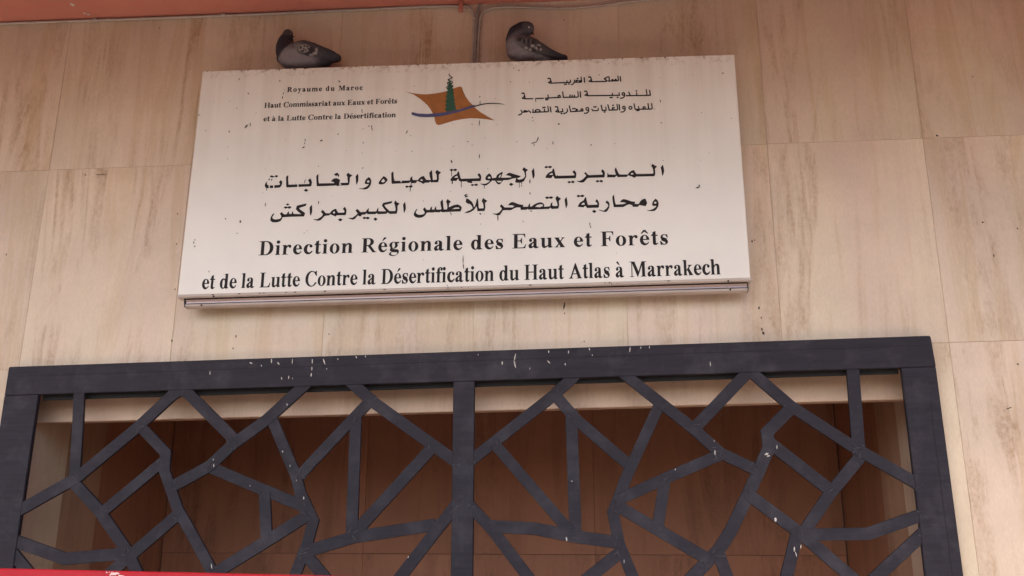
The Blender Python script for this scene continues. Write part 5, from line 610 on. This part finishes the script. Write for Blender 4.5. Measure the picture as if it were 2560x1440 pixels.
def eye_y(nodes, x, z):
    cx, cz, r, s = nodes[0]; q = max(0, 1 - ((x - cx) ** 2 + (z - cz) ** 2) / (r * .95) ** 2); return r * .95 * math.sqrt(q) * .97
DK = (.028, .024, .027)
def marks(rows, dx, dz): return [(x + dx, z + dz, rx * 1.15, rz * 1.15, pw, c) for x, z, rx, rz, pw, c in rows]
P1S = marks([(-1.438, 3.986, .018, .014, .8, (.17, .15, .15)), (-1.405, 3.972, .026, .019, .95, PALE), (-1.423, 3.976, .006, .007, .9, DK), (-1.404, 3.984, .0055, .004, .95, DK), (-1.390, 3.981, .005, .004, .95, DK), (-1.407, 3.969, .004, .0035, .95, DK), (-1.398, 3.962, .0045, .0035, .95, DK), (-1.386, 3.969, .004, .0045, .9, DK), (-1.414, 3.958, .009, .005, .9, DK), (-1.372, 3.962, .011, .016, .9, DK), (-1.388, 3.946, .014, .007, .9, DK), (-1.347, 3.964, .005, .013, .95, (.30, .27, .26)), (-1.355, 3.948, .009, .0055, .9, (.30, .27, .26)), (-1.372, 3.940, .010, .005, .7, (.26, .23, .23))], .011, -.030)
P1W = [(-1.436, 3.962, .028, .052), (-1.405, 3.954, .040, .055), (-1.368, 3.944, .040, .049), (-1.33, 3.938, .032, .038), (-1.29, 3.934, .023, .026), (-1.255, 3.929, .013, .015)]
pigeon(0, 'pigeon with raised neck and pale wing patch, sitting above the French heading', (-1.4905, 4.0540), (-1.484, 4.0500, .013, -.003), P1S, P1W, (-.072, -.048, 1.0))
P2S = marks([(-.345, 3.962, .014, .011, .9, DK), (-.325, 3.948, .008, .011, .85, DK), (-.304, 3.948, .008, .011, .85, DK), (-.284, 3.944, .008, .010, .8, DK), (-.335, 3.955, .003, .010, .6, (.15, .13, .13)), (-.314, 3.950, .003, .012, .7, (.17, .15, .15)), (-.294, 3.947, .003, .011, .7, (.17, .15, .15)), (-.316, 3.916, .007, .006, .95, PALE), (-.298, 3.907, .006, .006, .95, PALE), (-.285, 3.925, .009, .007, .95, PALE), (-.306, 3.926, .005, .005, .9, DK), (-.268, 3.914, .007, .007, .95, PALE), (-.278, 3.906, .009, .006, .95, DK), (-.256, 3.929, .009, .006, .85, PALE), (-.258, 3.919, .005, .007, .95, DK), (-.247, 3.910, .006, .006, .85, (.26, .23, .22))], .003, -.025)
P2W = [(-.350, 3.940, .024, .047), (-.318, 3.927, .037, .053), (-.28, 3.911, .037, .047), (-.24, 3.893, .029, .035), (-.20, 3.876, .020, .025), (-.15, 3.862, .010, .014)]
pigeon(1, 'hunched dark pigeon with its head tucked back, right of the cables', (-.302, 4.018), (-.286, 4.004, .007, -.010), P2S, P2W, (-.02, .03, .55))

# ------------------------------------------------------------------ red board in front of the grille
rb = empty('red_board', (-1.3, 3.3, 0)); tag(rb, 'bright red painted board whose top edge shows along the bottom left', 'board')
zt = lambda x: 1.5285 - .0142 * (x + 2.1847)
link('panel', prism([(-3.1, .35), (.2, .35), (.2, zt(.2)), (-3.1, zt(-3.1))], 3.30, 3.325, .004), M_redpaint, rb)
for x in (-2.9, 0.0): link('leg', box(x - .02, 3.326, 0, x + .02, 3.366, 1.2, .003), M_dark, rb)
for x in (-2.9, 0.0): link('foot', box(x - .025, 3.15, 0, x + .025, 3.55, .03, .003), M_dark, rb)
sp = [blob(-1.755 + random.uniform(-.03, .03), 1.5195 - random.uniform(0, .014), random.uniform(-.02, .02), random.uniform(-.006, .006), random.uniform(.003, .008), 3.2985) for i in range(12)]
o = link('scrape', joinm(sp), M_scrape, rb)
